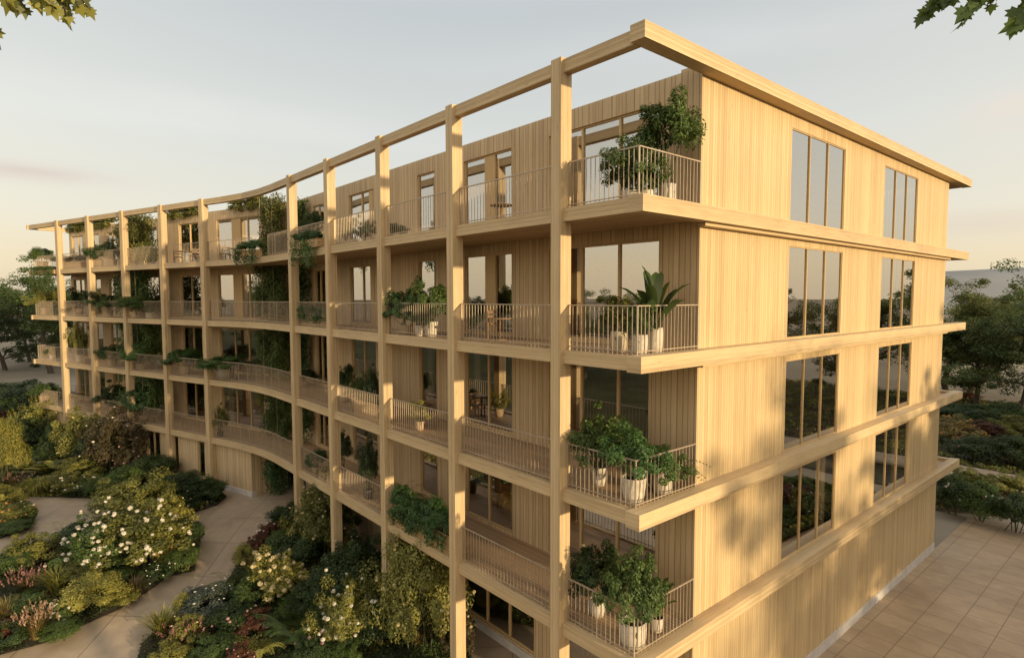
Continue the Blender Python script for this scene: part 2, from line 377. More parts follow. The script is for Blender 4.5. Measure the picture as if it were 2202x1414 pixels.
def drape(seed, n, sx, sy, sz, L, strands=22, ragged=.35):
    """hanging or climbing leaves filling a box sx by sy by sz (top at z=0), with a ragged outline"""
    rng = np.random.default_rng(seed)
    x = rng.uniform(-.5, .5, strands) * sx; y = rng.uniform(-.5, .5, strands) * sy; ln = sz * rng.uniform(1 - ragged, 1.0, strands); tt = rng.uniform(0, 1, strands)
    k = rng.integers(0, strands, n); t = rng.uniform(0, 1, n)
    sp = min(sx, .35) * .30
    ph = rng.uniform(0, 6.28, 4); gx, gz = x[k], t * ln[k]
    dens = .5 + .35 * np.sin(gx * 5.1 + ph[0] + 1.3 * np.sin(gz * 2.3 + ph[1])) + .35 * np.sin(gz * 3.7 + ph[2] + 1.6 * np.sin(gx * 2.9 + ph[3]))
    kp = rng.uniform(0, 1, n) < np.clip(dens * 1.25, .12, 1); k, t = k[kp], t[kp]; n = len(k); bulge = np.clip(dens[kp], 0, 1.2)
    C = np.stack([x[k] + rng.normal(size=n) * sp + .05 * np.sin(t * 9 + k), y[k] + rng.normal(size=n) * sy * .18 - bulge * sy * .35, -t * ln[k] + rng.normal(size=n) * .05 * sz], 1)
    Nn = rng.normal(size=(n, 3)) * .6 + np.array([0, -.7, .5]) + np.stack([0 * t, C[:, 1], 0 * t], 1)
    D = rng.normal(size=(n, 3)) * .5 + np.array([0, 0, -1.0])
    return leaves(C, Nn, L, L * .62, rng, np.clip(tt[k] * .6 + rng.uniform(0, .4, n), 0, 1), D=D)
def blobs(name, P, r, seed, squash=.7):
    """many small rounded flower heads in one mesh"""
    rng = np.random.default_rng(seed); V, F, T = [], [], []
    for p in P:
        rr = r * rng.uniform(.65, 1.25); i = len(V); tt = rng.uniform(.2, 1)
        V.append(np.array(p) + [0, 0, rr * squash])
        for z, w in ((.55, .75), (.0, 1.0), (-.5, .6)):
            for a in range(7):
                an = a * 2 * math.pi / 7 + z; j = rng.uniform(.8, 1.2)
                V.append(np.array(p) + np.array([math.cos(an) * w * rr * j, math.sin(an) * w * rr * j, z * rr * squash]))
        for a in range(7): F.append((i, i + 1 + a, i + 1 + (a + 1) % 7)); T.append(min(1, tt + .1))
        for s in range(2):
            for a in range(7): F.append((i + 1 + s * 7 + a, i + 8 + s * 7 + a, i + 8 + s * 7 + (a + 1) % 7, i + 1 + s * 7 + (a + 1) % 7)); T.append(tt)
    return mesh_from(name, V, F, T)
def plumes(name, tips, seed, ln=.16, w=.018):
    rng = np.random.default_rng(seed); C, D, T = [], [], []
    for p in tips:
        tt = rng.uniform(0, 1); d = nrm(np.array([p[0] * .7, p[1] * .7, 1.2 + rng.normal() * .2]))
        for s in range(7):
            C.append(np.array(p) + d * ln * (s / 7 - .3) + rng.normal(size=3) * w * .5); D.append(d + rng.normal(size=3) * .25); T.append(np.clip(tt + rng.normal() * .15, 0, 1))
    C = np.array(C); V, F, T = leaves(C, rng.normal(size=C.shape), ln * .5, w * 1.6, rng, np.array(T), D=np.array(D))
    return mesh_from(name, V, F, T)

# ------------------------------------------------------------------ plant prototypes: (foliage mesh, extras, stems)
PROTO = {}
def proto(kind, var):
    key = (kind, var)
    if key in PROTO: return PROTO[key]
    s = hash(kind) % 1 + sum(map(ord, kind)) * 7 + var * 101; ex = None; st = None
    rng = np.random.default_rng(s + 5)
    if kind == 'bush': V, F, T, tops, cc = dome(s, 8000, .050, 46, loose=.3); st = cc[:7]
    elif kind == 'gbush': V, F, T, tops, cc = dome(s, 10000, .044, 60, loose=.25); st = cc[:7]
    elif kind == 'gloose': V, F, T, tops, cc = dome(s, 8500, .046, 70, loose=.95); st = cc[:16]
    elif kind == 'glow': V, F, T, tops, cc = dome(s, 7500, .050, 50, loose=.3); st = None
    elif kind == 'fine': V, F, T, tops, cc = dome(s, 11000, .034, 70, loose=.2); st = cc[:7]
    elif kind == 'loose': V, F, T, tops, cc = dome(s, 7600, .047, 60, loose=.9); st = cc[:14]
    elif kind == 'tall': V, F, T, tops, cc = dome(s, 12000, .036, 90, loose=.9, rxy=.5); st = cc[:16]
    elif kind == 'low': V, F, T, tops, cc = dome(s, 4200, .075, 34, flat=.8); st = None
    elif kind == 'big': V, F, T, tops, cc = dome(s, 22000, .028, 130, loose=.75); st = cc[:20]
    elif kind == 'airy': V, F, T, tops, cc = dome(s, 3600, .062, 40, loose=.85, W=.030); st = cc[:16]
    elif kind == 'ball':
        V, F, T, tops, cc = dome(s, 8000, .048, 46, loose=.45, low=.12); st = cc[:9]
    elif kind in ('grass', 'plume'):
        V, F, T, tips = blades(s, 260, 1.0, .55, .011, .75); ex = tips[rng.permutation(len(tips))[:70]]
        if kind == 'plume': ex = ex * np.array([.8, .8, 1.0]) + np.array([0, 0, .10])
    elif kind == 'mound': V, F, T, tips = blades(s, 900, 1.35, .52, .010, 1.25, base_r=.22)
    elif kind == 'fern': V, F, T = fronds(s, 13)
    elif kind == 'palm': V, F, T = fronds(s, 15, L=.62, leaflet=.30, h=.9, pairs=22, w=.016, arch=.55, rise=.62)
    elif kind == 'hosta': V, F, T = broad(s, 34, w=.075, h=.8, spread=.62)
    elif kind == 'banana': V, F, T = broad(s, 14, w=.066, h=1.12, spread=.66)
    elif kind == 'spiky': V, F, T, tips = blades(s, 150, 1.0, .55, .022, .35, base_r=.06)
    elif kind == 'bamboo':
        V, F, T, tops, cc = dome(s, 2600, .12, 44, loose=.6, W=.028); st = np.concatenate([cc[:12], cc[:12] * [1, 1, .6]])
    if kind in ('gbush', 'gloose', 'glow', 'bush', 'fine', 'loose', 'tall', 'low', 'big', 'airy', 'ball', 'bamboo'):
        o = nrm(tops - np.array([0, 0, .3])); ex = np.concatenate([tops + rng.normal(size=tops.shape) * .03, tops + o * .02 + nrm(rng.normal(size=tops.shape)) * .05])
    me = mesh_from(kind + '_foliage', V, F, T)
    stm = stems_mesh(st, .012, seed=s) if st is not None else None
    if stm: stm.materials.append(M['stem'])
    PROTO[key] = [me, ex, stm, {}]
    return PROTO[key]
def foliage_mesh(kind, var, leafmat):
    p = proto(kind, var)
    if leafmat not in p[3]:
        me = p[0] if not p[3] else p[0].copy()
        if me.materials: me.materials.clear()
        me.materials.append(LM[leafmat]); p[3][leafmat] = me
    return p[3][leafmat]
EXC = {}
def extra_mesh(kind, var, fcol, size, count):
    key = (kind, var, fcol, round(size, 3), count)
    if key not in EXC:
        P = proto(kind, var)[1]; rng = np.random.default_rng(len(EXC) + 3); P = P[rng.permutation(len(P))[:count]]
        me = plumes('plumes', P, len(EXC), ln=size * 3.2, w=size * .42) if kind == 'plume' else blobs('flowers', P, size, len(EXC))
        me.materials.append(FM[fcol]); EXC[key] = me
    return EXC[key]
HEADS = {}
def head_mesh(fcol, v):
    if (fcol, v) not in HEADS:
        rng = np.random.default_rng(v + 60); n = 60; d = nrm(rng.normal(size=(n, 3))); d[:, 2] = d[:, 2] * .75 + .12
        Vp, Fp, Tp = leaves(d * .8, d + rng.normal(size=(n, 3)) * .35, .75, .6, rng, np.clip(.45 + rng.uniform(0, .5, n), 0, 1), fold=.1)
        me = mesh_from('flower_head', Vp, Fp, Tp); me.materials.append(FM[fcol]); HEADS[(fcol, v)] = me
    return HEADS[(fcol, v)]
RN = random.Random(11)
def add_plant(name, label, cat, loc, w, h, kind, leafmat, flower=None, fsize=.05, fcount=30, group=None, parent=None, var=None, zoff=0.0):
    """one plant as a thing (Empty > foliage, stems, flowers); with parent given, only the parts"""
    var = RN.randrange(3) if var is None else var
    t = parent or thing(name, label, cat, loc, 0, group)
    rz = RN.uniform(0, 6.28); sc = (w, w, h)
    mesh_obj('foliage', foliage_mesh(kind, var, leafmat), None, t, (0, 0, zoff), sc, rz)
    st = proto(kind, var)[2]
    if st: mesh_obj('stems', st, None, t, (0, 0, zoff), sc, rz)
    if flower and kind != 'plume' and fsize >= .05:      # big flower heads, each a part of its own
        P = proto(kind, var)[1]; rng = np.random.default_rng(int(RN.random() * 1e6)); P = P[rng.permutation(len(P))[:fcount]]; c_, s_ = math.cos(rz), math.sin(rz)
        P = P[P[:, 2] > .3]
        for q in P:
            f = rng.uniform(.75, 1.25) * fsize
            mesh_obj('flower_head', head_mesh(flower, int(rng.integers(0, 4))), None, t, ((q[0] * c_ - q[1] * s_) * w, (q[0] * s_ + q[1] * c_) * w, zoff + q[2] * h + f * .2), (f, f, f), rng.uniform(0, 6))
    elif flower:
        nm = 'plumes' if kind == 'plume' else 'blossoms'
        mesh_obj(nm, extra_mesh(kind, var, flower, fsize / max(w, .3), fcount), None, t, (0, 0, zoff), sc, rz)
    return t
# ================================================================== the building
BLD = thing('apartment_building', 'five storey pale timber apartment block with curved front of balconies', 'building', (0, 0, 0))
FRW = Frame((0, 2.5, 0), (1, 0, 0), (0, 1, 0)); FLW = Frame(LO + LN * 2.5, LE, LN); FLG = Frame(LO + LN * 0.35, LE, LN)
LEND, XC, SCN = -22.7, -23.49, 2.372        # left end of the left wing, wall corner of the two wings
YR, YB = 21.4, 23.45                        # rear edge of the end wall and of the bands beside it

def wall(F, u0, u1, z0, z1, holes, mat, name, reveal=0.13):
    b = MB(); off = random.random() * 20
    us = sorted({u0, u1, *[h[0] for h in holes], *[h[1] for h in holes]}); zs = sorted({z0, z1, *[h[2] for h in holes], *[h[3] for h in holes]})
    for a, c in zip(us, us[1:]):
        for e, g in zip(zs, zs[1:]):
            m = ((a + c) / 2, (e + g) / 2)
            if any(h[0] < m[0] < h[1] and h[2] < m[1] < h[3] for h in holes): continue
            b.quad([F.p(a, 0, e), F.p(c, 0, e), F.p(c, 0, g), F.p(a, 0, g)], [(a + off, e), (c + off, e), (c + off, g), (a + off, g)])
    for (a, c, e, g) in [h[:4] for h in holes]:
        for (q0, q1) in (((a, e), (a, g)), ((c, g), (c, e)), ((a, g), (c, g)), ((c, e), (a, e))):
            b.quad([F.p(q0[0], 0, q0[1]), F.p(q1[0], 0, q1[1]), F.p(q1[0], reveal, q1[1]), F.p(q0[0], reveal, q0[1])],
                   [(0.02, q0[1] + q0[0]), (0.02, q1[1] + q1[0]), (0.06, q1[1] + q1[0]), (0.06, q0[1] + q0[0])])
    return b.build(name, mat, BLD)

def window(F, h, mull, fw_=0.05, d0=0.05, d1=0.12, mw=.03, pd=.085, name='window'):
    a, c, e, g = h[:4]; i = 0.002; b = MB()
    b.box(F, a + i, a + fw_, d0, d1, e + i, g - i); b.box(F, c - fw_, c - i, d0, d1, e + i, g - i)
    b.box(F, a + fw_, c - fw_, d0, d1, e + i, e + fw_, 'u'); b.box(F, a + fw_, c - fw_, d0, d1, g - fw_, g - i, 'u')
    edges = [a + fw_]
    for m in mull:
        lo, hi = (m - mw, m + mw) if not isinstance(m, tuple) else m
        b.box(F, lo, hi, d0 - .012, d1, e + fw_, g - fw_); edges += [lo, hi]
    edges.append(c - fw_)
    w = b.build(name, M['frame'], BLD)
    p = MB()
    for x0, x1 in zip(edges[::2], edges[1::2]):
        p.quad([F.p(x0, pd, e + fw_), F.p(x1, pd, e + fw_), F.p(x1, pd, g - fw_), F.p(x0, pd, g - fw_)], [(0, 0), (1, 0), (1, 1), (0, 1)])
    p.build('pane', M['glass'], w)
    return w

# openings (u0, u1, z0, z1, mullions)
HEAD = 2.52
end_open, right_open, left_open = [], [], []
for k in (1, 2, 3, 4):
    z0, z1 = zk(k) + .03, zk(k) + HEAD
    end_open += [(6.82, 10.40, z0, z1, [7.97, 9.18]), (13.80, 17.34, z0, z1, [14.95, 16.13])]
    up_ = k >= 3
    right_open += [(-5.14, -1.41 if k != 2 else -1.66, z0, z1, [-3.91, -2.65]),
                   (-9.17, -6.75, z0, z1, [(-8.10, -7.58)] if up_ else [-7.96]),
                   (-12.08, -10.93, z0, z1, []), (-17.75, -15.50, z0, z1, [-16.6, (-15.95, -15.6)] if up_ else [-16.6]),
                   (-21.75, -20.45, z0, z1, [-21.1])]
    left_open += [(-4.72, -0.88, z0, z1, [(-3.36, -2.56), -1.92] if up_ else [-3.36, -2.1]), (-8.55, -6.50, z0, z1, [-7.45]),
                  (-12.6, -11.0, z0, z1, []), (-19.30, -18.35, z0, z1, []), (-17.24, -15.9, z0, z1, [-16.6]), (-22.3, -20.7, z0, z1, [-21.4])]
gz0, gz1 = 0.32, zk(1) - .42
ground_open = [(-9.31, -5.75, gz0, gz1, [-8.1, -6.95]), (-14.0, -11.2, gz0, gz1, [-12.6]), (-4.6, -1.6, gz0, gz1, [-3.1])]
leftg_open = [(-9.72, -9.1, 1.33, gz1, []), (-8.9, -7.5, 1.33, gz1, [-8.2]), (-6.1, -5.6, 1.33, gz1, []), (-3.75, -3.1, 1.33, gz1, []), (-14.0, -12.4, 1.33, gz1, [-13.2])]
PAR = ZS + 6.15
wall(FE, 2.5, YR, 0.28, ZS + 5.985, end_open, M['clad_end'], 'end_wall', .07)
wall(FRW, XC, -0.35, 0.20, PAR, right_open + ground_open, M['clad_front'], 'front_wall')
wall(FLW, LEND, SCN, zk(1) - .3, PAR, left_open, M['clad_front'], 'front_wall')
wall(FLG, LEND + .1, 0.95, 1.20, zk(1) - .285, leftg_open, M['clad_front'], 'ground_floor_wall')
b = MB()
for (x0, y0, x1, y1) in ((-0.35, YR, -24.5, YR),):
    b.quad([(x0, y0, .2), (x1, y1, .2), (x1, y1, PAR), (x0, y0, PAR)], [(0, .2), (24, .2), (24, PAR), (0, PAR)])
pl0 = FLW.p(LEND, 0, 0); pl1 = FLW.p(LEND, 11.5, 0); pl2 = FLW.p(4, 11.5, 0)
for q0, q1 in ((pl0, pl1), (pl1, pl2)):
    n_ = (q1 - q0).length
    b.quad([(q0.x, q0.y, .8), (q1.x, q1.y, .8), (q1.x, q1.y, PAR), (q0.x, q0.y, PAR)], [(0, 0), (n_, 0), (n_, PAR), (0, PAR)])
q0, q1 = FLG.p(.95, 0, 0), FLG.p(.95, 2.15, 0)
b.quad([(q0.x, q0.y, .9), (q1.x, q1.y, .9), (q1.x, q1.y, zk(1) - .285), (q0.x, q0.y, zk(1) - .285)], [(0, 0), (2.1, 0), (2.1, 3), (0, 3)])
b.build('rear_wall', M['clad_front'], BLD)
for h in end_open: window(FE, h, h[4], .026, .022, .06, .016, .045)
for h in right_open + ground_open: window(FRW, h, h[4])
for h in left_open: window(FLW, h, h[4])
for h in leftg_open: window(FLG, h, h[4])

# rooms behind the glass
for k in range(0, 5):
    zt = zk(k) - .02 if k else .30
    b = MB(); b.box(FRW, -23.3, -.5, .14, 18.7, zt - .22, zt, 'u')
    if k: b.box(FLW, LEND + .1, 1.6, .14, 8.0, zt - .225, zt - .006, 'u')
    b.build('floor_plate', M['int_floor'], BLD)
b = MB()
zt = zk(4) + 2.78
b.box(FR, -23.2, -5.75, 7.2, 7.35, .3, zt); b.box(FR, -5.72, -5.6, 2.65, 21, .3, zt)
for y in (6.2, 12.0): b.box(FR, -5.59, -.5, y, y + .12, .3, zt)
for x in (-10.1, -14.35, -18.5): b.box(FR, x - .06, x + .06, 2.65, 7.19, .3, zt)
b.box(FLW, LEND + .1, 1.0, 5.0, 5.15, 1.0, zt)
for s in (-5.4, -9.7, -14.2, -18.0): b.box(FLW, s - .06, s + .06, .14, 4.99, 1.0, zt)
b.build('interior_wall', M['plaster'], BLD)
b = MB(); b.box(FRW, -23.3, -.5, .14, 18.7, zk(4) + 2.79, zk(4) + 2.9, 'u'); b.box(FLW, LEND + .1, 1.6, .14, 11.3, zk(4) + 2.785, zk(4) + 2.893, 'u')
b.build('roof', M['roof'], BLD)
def curtain(F, u0, u1, k, d=.32):
    b = MB(); n_ = max(6, int((u1 - u0) / .05)); z0, z1 = zk(k) + .03, zk(k) + 2.55
    for i in range(n_):
        a, c = u0 + (u1 - u0) * i / n_, u0 + (u1 - u0) * (i + 1) / n_
        da, dc = d + .04 * math.sin(i * 1.3), d + .04 * math.sin((i + 1) * 1.3)
        b.quad([F.p(a, da, z0), F.p(c, dc, z0), F.p(c, dc, z1), F.p(a, da, z1)], [(a, z0), (c, z0), (c, z1), (a, z1)])
    b.build('curtain', M['curtain'], BLD, True)
for F, u0, u1, k in ((FRW, -5.1, -4.5, 2), (FRW, -9.1, -8.7, 2), (FRW, -7.2, -6.8, 1), (FRW, -12.05, -11.75, 2), (FE, 9.7, 10.35, 1), (FE, 6.9, 7.5, 2), (FE, 16.6, 17.3, 1), (FE, 13.9, 14.5, 2),
                     (FLW, -4.6, -4.1, 1), (FLW, -1.5, -.95, 2), (FLW, -8.5, -8.0, 2), (FRW, -1.9, -1.5, 1)): curtain(F, u0, u1, k)

# outline of the balcony edge: right wing, curve, left wing
def bez(t):
    a = Vector((-20.6, 0, 0)); c = FL.p(1.965, 0, 0); e = FL.p(-.55, 0, 0)
    p = a * (1 - t) ** 2 + c * 2 * t * (1 - t) + e * t * t; dv = ((c - a) * (1 - t) + (e - c) * t).normalized()
    return p, Vector((dv.y, -dv.x, 0))
OUT = [(Vector((x, 0, 0)), Vector((0, 1, 0)), Vector((x, 2.5, 0))) for x in (-.33, -2.3, -6.4, -10.4, -14.4, -18.2, -20.6)]
NB = 16
for i in range(1, NB):
    t = i / NB; p, n_ = bez(t)
    inn = Vector((-20.6 + (XC + 20.6) * t / .5, 2.5, 0)) if t <= .5 else FLW.p(SCN + (-.55 - SCN) * (t - .5) / .5, 0, 0)
    OUT.append((p, n_, inn))
for s in (-.55, -2.2, -6.0, -10.2, -14.3, -18.4, LEND): OUT.append((FL.p(s, 0, 0), LN.copy(), FLW.p(s, 0, 0)))

def sweep(path, d0, d1, z0, z1, name, mat, parent=None, caps=True):
    b = MB(); acc = 0; off = random.random() * 20
    P = lambda q, d, z: (q[0].x + q[1].x * d, q[0].y + q[1].y * d, z)
    for q0, q1 in zip(path, path[1:]):
        ln = (q1[0] - q0[0]).length; a, c = acc, acc + ln; acc = c
        for (dA, zA, dB, zB) in ((d0, z0, d0, z1), (d0, z1, d1, z1), (d1, z1, d1, z0), (d1, z0, d0, z0)):
            w = abs(dA - dB) + abs(zA - zB); ua = off + (zA + dA)
            b.quad([P(q1, dA, zA), P(q0, dA, zA), P(q0, dB, zB), P(q1, dB, zB)], [(ua, c), (ua, a), (ua + w, a), (ua + w, c)])
    for q in (path[0], path[-1]):
        b.quad([P(q, d0, z0), P(q, d1, z0), P(q, d1, z1), P(q, d0, z1)], [(off, 0), (off + d1 - d0, 0), (off + d1 - d0, z1 - z0), (off, z1 - z0)])
    return b.build(name, mat, parent)
def strip(path, zt, d0, name, mat, flip):
    b = MB(); acc = 0
    for q0, q1 in zip(path, path[1:]):
        ln = (q1[0] - q0[0]).length; a, c = acc, acc + ln; acc = c
        o0, o1 = q0[0] + q0[1] * d0, q1[0] + q1[1] * d0
        pts = [(o0.x, o0.y, zt), (q0[2].x, q0[2].y, zt), (q1[2].x, q1[2].y, zt), (o1.x, o1.y, zt)]
        uvs = [(0, a), (2.4, a), (2.4, c), (0, c)]
        b.quad(pts[::-1] if flip else pts, uvs[::-1] if flip else uvs)
    return b.build(name, mat, BLD)
for k in (1, 2, 3, 4):
    sweep(OUT, .09, .31, zk(k) - .30, zk(k) - .015, 'balcony_beam', M['beam'], BLD)
    strip(OUT, zk(k) - .05, .30, 'balcony_deck', M['deck'], True)
    strip(OUT, zk(k) - .27, .30, 'balcony_soffit', M['soffit'], False)
    b = MB(); b.box(FL, LEND - .12, LEND, .0, 2.45, zk(k) - .31, zk(k), 'd'); b.build('balcony_end_beam', M['beam'], BLD)
sweep([o_ for i_, o_ in enumerate(OUT) if not 7 <= i_ <= 21 or i_ in (11, 16)], .09, .31, ZS + 5.955, ZS + 6.235, 'pergola_beam', M['beam'], BLD)
b = MB(); b.box(FL, LEND - .12, LEND, .0, 2.45, ZS + 5.95, ZS + 6.25, 'd'); b.build('pergola_end_beam', M['beam'], BLD)
# bands along the end wall, running past it to the rear balconies
for k in (1, 2, 3, 4):
    b = MB(); b.box(FR, -.345, 0, 0, YB, zk(k) - .32, zk(k) + .006, 'd'); b.build('floor_band', M['beam'], BLD)
    b = MB(); b.box(FR, -7, -.347, YR + .01, YB - .31, zk(k) - .27, zk(k) - .14, 'u'); b.build('rear_balcony', M['soffit'], BLD)
    b = MB(); b.box(FR, -7, -.347, YB - .30, YB - .02, zk(k) - .32, zk(k) - .02, 'u'); b.build('rear_balcony_beam', M['beam'], BLD)
    b = MB(); b.box(FR, -.347, -.15, 2.4, YR - .1, zk(k) - .40, zk(k) - .325, 'd'); b.build('band_strip', M['beam'], BLD)
b = MB(); b.box(FR, -.345, 0, 0, YB, ZS + 5.97, ZS + 6.285, 'd'); b.build('roof_band', M['beam'], BLD)
b = MB(); b.box(FR, -12, -.347, YR + .01, YB - .02, ZS + 5.985, ZS + 6.26, 'u'); b.build('rear_roof_overhang', M['soffit'], BLD)
b = MB(); b.box(FR, -.9, -.347, 2.52, YR - .02, ZS + 5.99, ZS + 6.22, 'd'); b.build('roof_edge', M['beam'], BLD)

# columns
RCOL = [-2.184, -6.243, -10.222, -14.278, -18.068]; LCOL = [-2.022, -5.88, -10.016, -14.157, -18.283]
def column(F, u):
    p = F.p(u, 0, 0); b = MB(); b.box(F, u - .305, u, 0, .33, ground_z(p.x, p.y) - .3, ZS + 6.265, 'z'); b.build('column', M['beam'], BLD)
for u in RCOL: column(FR, u)
for u in LCOL: column(FL, u)

# plinths
b = MB(); b.box(FE, 2.48, YR + .02, -.03, .25, -.3, .33, 'u'); b.build('plinth', M['plinth'], BLD)
b = MB(); b.box(FRW, XC, -.36, -.05, .2, -.3, .26, 'u'); b.build('plinth', M['plinth'], BLD)
b = MB(); b.box(FLG, LEND, .97, -.04, .2, .5, 1.28, 'u'); b.build('plinth', M['plinth'], BLD)

# railings
def railing(pts, name='railing', hgt=.98, pitch=.128, mat='rail'):
    b = MB(); up_ = Vector((0, 0, 1))
    def bar(a, c, w, h):
        dv = (c - a); ln = dv.length; eu = dv / ln; ed = Vector((-eu.y, eu.x, 0)); F = Frame((a.x, a.y, 0), eu, ed); b.box(F, 0, ln, -w / 2, w / 2, a.z - h / 2, a.z + h / 2, 'u', 0)
    for a, c in zip(pts, pts[1:]):
        bar(a + up_ * hgt, c + up_ * hgt, .036, .024); bar(a + up_ * .07, c + up_ * .07, .03, .02)
        j0 = 0 if a is pts[0] else 1; n_ = max(1, round((c - a).length / pitch)); dv = (c - a).normalized(); F = Frame((a.x, a.y, 0), dv, Vector((-dv.y, dv.x, 0)))
        for i in range(j0, n_ + 1):
            u = (c - a).length * i / n_; w = .014 if i in (0, n_) else .0068
            b.box(F, u - w, u + w, -w, w, a.z - .03, a.z + hgt - .015, 'z', 0)
    return b.build(name, M[mat], BLD)
for k in (1, 2, 3, 4):
    z = zk(k)
    railing([Vector((-2.18, .26, z)), Vector((-.30, .26, z)), Vector((-.30, 2.40, z))])
    for a, c in zip(RCOL, RCOL[1:]):
        railing([Vector((a - .31, .24, z)), Vector((c + .01, .24, z))])
    for a, c in zip(LCOL, LCOL[1:]): railing([FL.p(a - .31, .24, z), FL.p(c + .01, .24, z)])
    pts = [FR.p(-18.39, .24, z), FR.p(-20.6, .24, z)] + [bez(t)[0] + bez(t)[1] * .24 + Vector((0, 0, z)) for t in (.17, .33, .5, .67, .83)] + [FL.p(-.55, .24, z), FL.p(-2.0, .24, z)]
    if k != 4: railing(pts)
    else: railing(pts[:3]); railing(pts[4:])
    railing([FL.p(-18.6, .24, z), FL.p(LEND + .1, .24, z), FL.p(LEND + .1, 2.4, z)])
# ================================================================== plants and furniture on the balconies
def lathe(name, prof, n=20, mat=None, flute=0.0):
    V, F = [], []
    for r, z in prof:
        for a in range(n):
            an = 2 * math.pi * a / n; q = r * (1 - flute * (a % 2)); V.append((q * math.cos(an), q * math.sin(an), z))
    for s in range(len(prof) - 1):
        for a in range(n): F.append((s * n + a, s * n + (a + 1) % n, s * n + n + (a + 1) % n, s * n + n + a))
    F.append(tuple(range(n))[::-1])
    me = mesh_from(name, V, F, smooth=not flute); me.materials.append(mat); return me
POTP = [(.36, 0), (.42, .25), (.47, .6), (.50, .97), (.50, 1.0), (.45, 1.0), (.44, .88)]
POTS = {'cream': lathe('pot', POTP, 24, M['pot']), 'flute': lathe('pot', [(.40, 0), (.46, .3), (.48, .7), (.46, 1.0), (.41, 1.0), (.40, .88)], 32, M['pot'], .07),
        'weave': lathe('pot', [(.38, 0), (.47, .35), (.49, .7), (.45, 1.0), (.40, 1.0), (.39, .86)], 28, M['pot_weave'], .05),
        'terra': lathe('pot', POTP, 20, M['pot_terra']), 'dark': lathe('pot', POTP, 20, M['pot_dark']),
        'bowl': lathe('pot', [(.28, 0), (.42, .3), (.5, .75), (.5, 1), (.45, 1), (.43, .85)], 22, M['pot'])}
SOIL = lathe('pot_soil', [(.455, .86), (.01, .87)], 16, M['pot_soil'])
def floor_pt(F, px, py, d, k):
    p = hit_frame(F, px, py, d)
    if F is FR and p.x > -.62: r = ray(px, py); p = CP + r * ((-.62 - CP.x) / r.x)
    p.z = zk(k) - .05; return p
CB = {}
def potted(label, px, py, k, F, d, kind, leafm, wpx, toppy, pot='cream', potw=30, poth=35, flower=None, fsize=.04, fcount=20, name='potted_plant', sink=.0, group=None):
    p = floor_pt(F, px, py, d, k); s = PXM(p); t = thing(name, label, 'potted plant', p, RN.uniform(0, 6), group)
    pw, ph = potw * s, poth * s
    mesh_obj('pot', POTS[pot], None, t, (0, 0, 0), (pw, pw, ph))
    mesh_obj('soil', SOIL, None, t, (0, 0, 0), (pw, pw, ph))
    w = wpx * s * 1.42; h = max(.2, (py - toppy) * s - ph * .6) * 1.04
    add_plant('', '', '', None, w, h, kind, leafm, flower, fsize, fcount, parent=t, zoff=ph * (.6 - sink))
    return t
def trough(label, F, u0, u1, d, k, hgt, plant_h, plant_w, kind, leafm, n=4, dep=.34, mat='planter_wood', hang=0.0, z=None, cat='planter', flower=None):
    """a long planter box with a row of foliage clumps"""
    c = F.p((u0 + u1) / 2, d, (zk(k) - .045) if z is None else z); t = thing('planter_box', label, cat, c, math.atan2(F.eu.y, F.eu.x))
    L0 = Frame((0, 0, 0), (1, 0, 0), (0, 1, 0)); hl = (u1 - u0) / 2
    b = MB(); b.box(L0, -hl, hl, -dep / 2, dep / 2, 0, hgt, 'u'); o = b.build('box', M[mat], t)
    b = MB(); b.box(L0, -hl + .03, hl - .03, -dep / 2 + .03, dep / 2 - .03, hgt + .003, hgt + .012, 'u'); b.build('soil', M['pot_soil'], t)
    for i in range(n):
        x = -hl + (i + .5) * 2 * hl / n; v = RN.randrange(3)
        mesh_obj('foliage', foliage_mesh(kind, v, leafm), None, t, (x, RN.uniform(-.05, .03), hgt * .8), (plant_w * RN.uniform(.85, 1.2), plant_w * RN.uniform(.8, 1), plant_h * RN.uniform(.8, 1.15)), RN.uniform(0, 6))
    if hang:
        V, Fc, T = drape(len(CB) + 40, int(1500 * hl), 2 * hl, .22, hang, .085, strands=int(20 * hl) + 6, ragged=.6); CB[len(CB)] = 1
        me = mesh_from('trailing_foliage', V, Fc, T); me.materials.append(LM[leafm]); mesh_obj('trailing_foliage', me, None, t, (0, -dep / 2 - .04, hgt + .06))
    return t
def climber(label, F, u0, u1, d, z0, z1, leafm, n, L=.12, cables=2, name='climbing_plant', thick=.35, strands=60, ragged=.2, cat='climbing plant'):
    c = F.p((u0 + u1) / 2, d, z1); t = thing(name, label, cat, c, math.atan2(F.eu.y, F.eu.x))
    V, Fc, T = drape(len(CB) + 7, int(n * 2.6), u1 - u0, thick, z1 - z0, L, strands, ragged); CB[len(CB)] = 1
    me = mesh_from('foliage', V, Fc, T); me.materials.append(LM[leafm]); mesh_obj('foliage', me, None, t)
    L0 = Frame((0, 0, 0), (1, 0, 0), (0, 1, 0))
    for i in range(cables):
        x = (i + .5) / cables * (u1 - u0) - (u1 - u0) / 2; b = MB(); b.box(L0, x - .008, x + .008, -thick * .75, -thick * .75 + .016, -(z1 - z0), .05); b.build('cable', M['rail'], t)
    return t

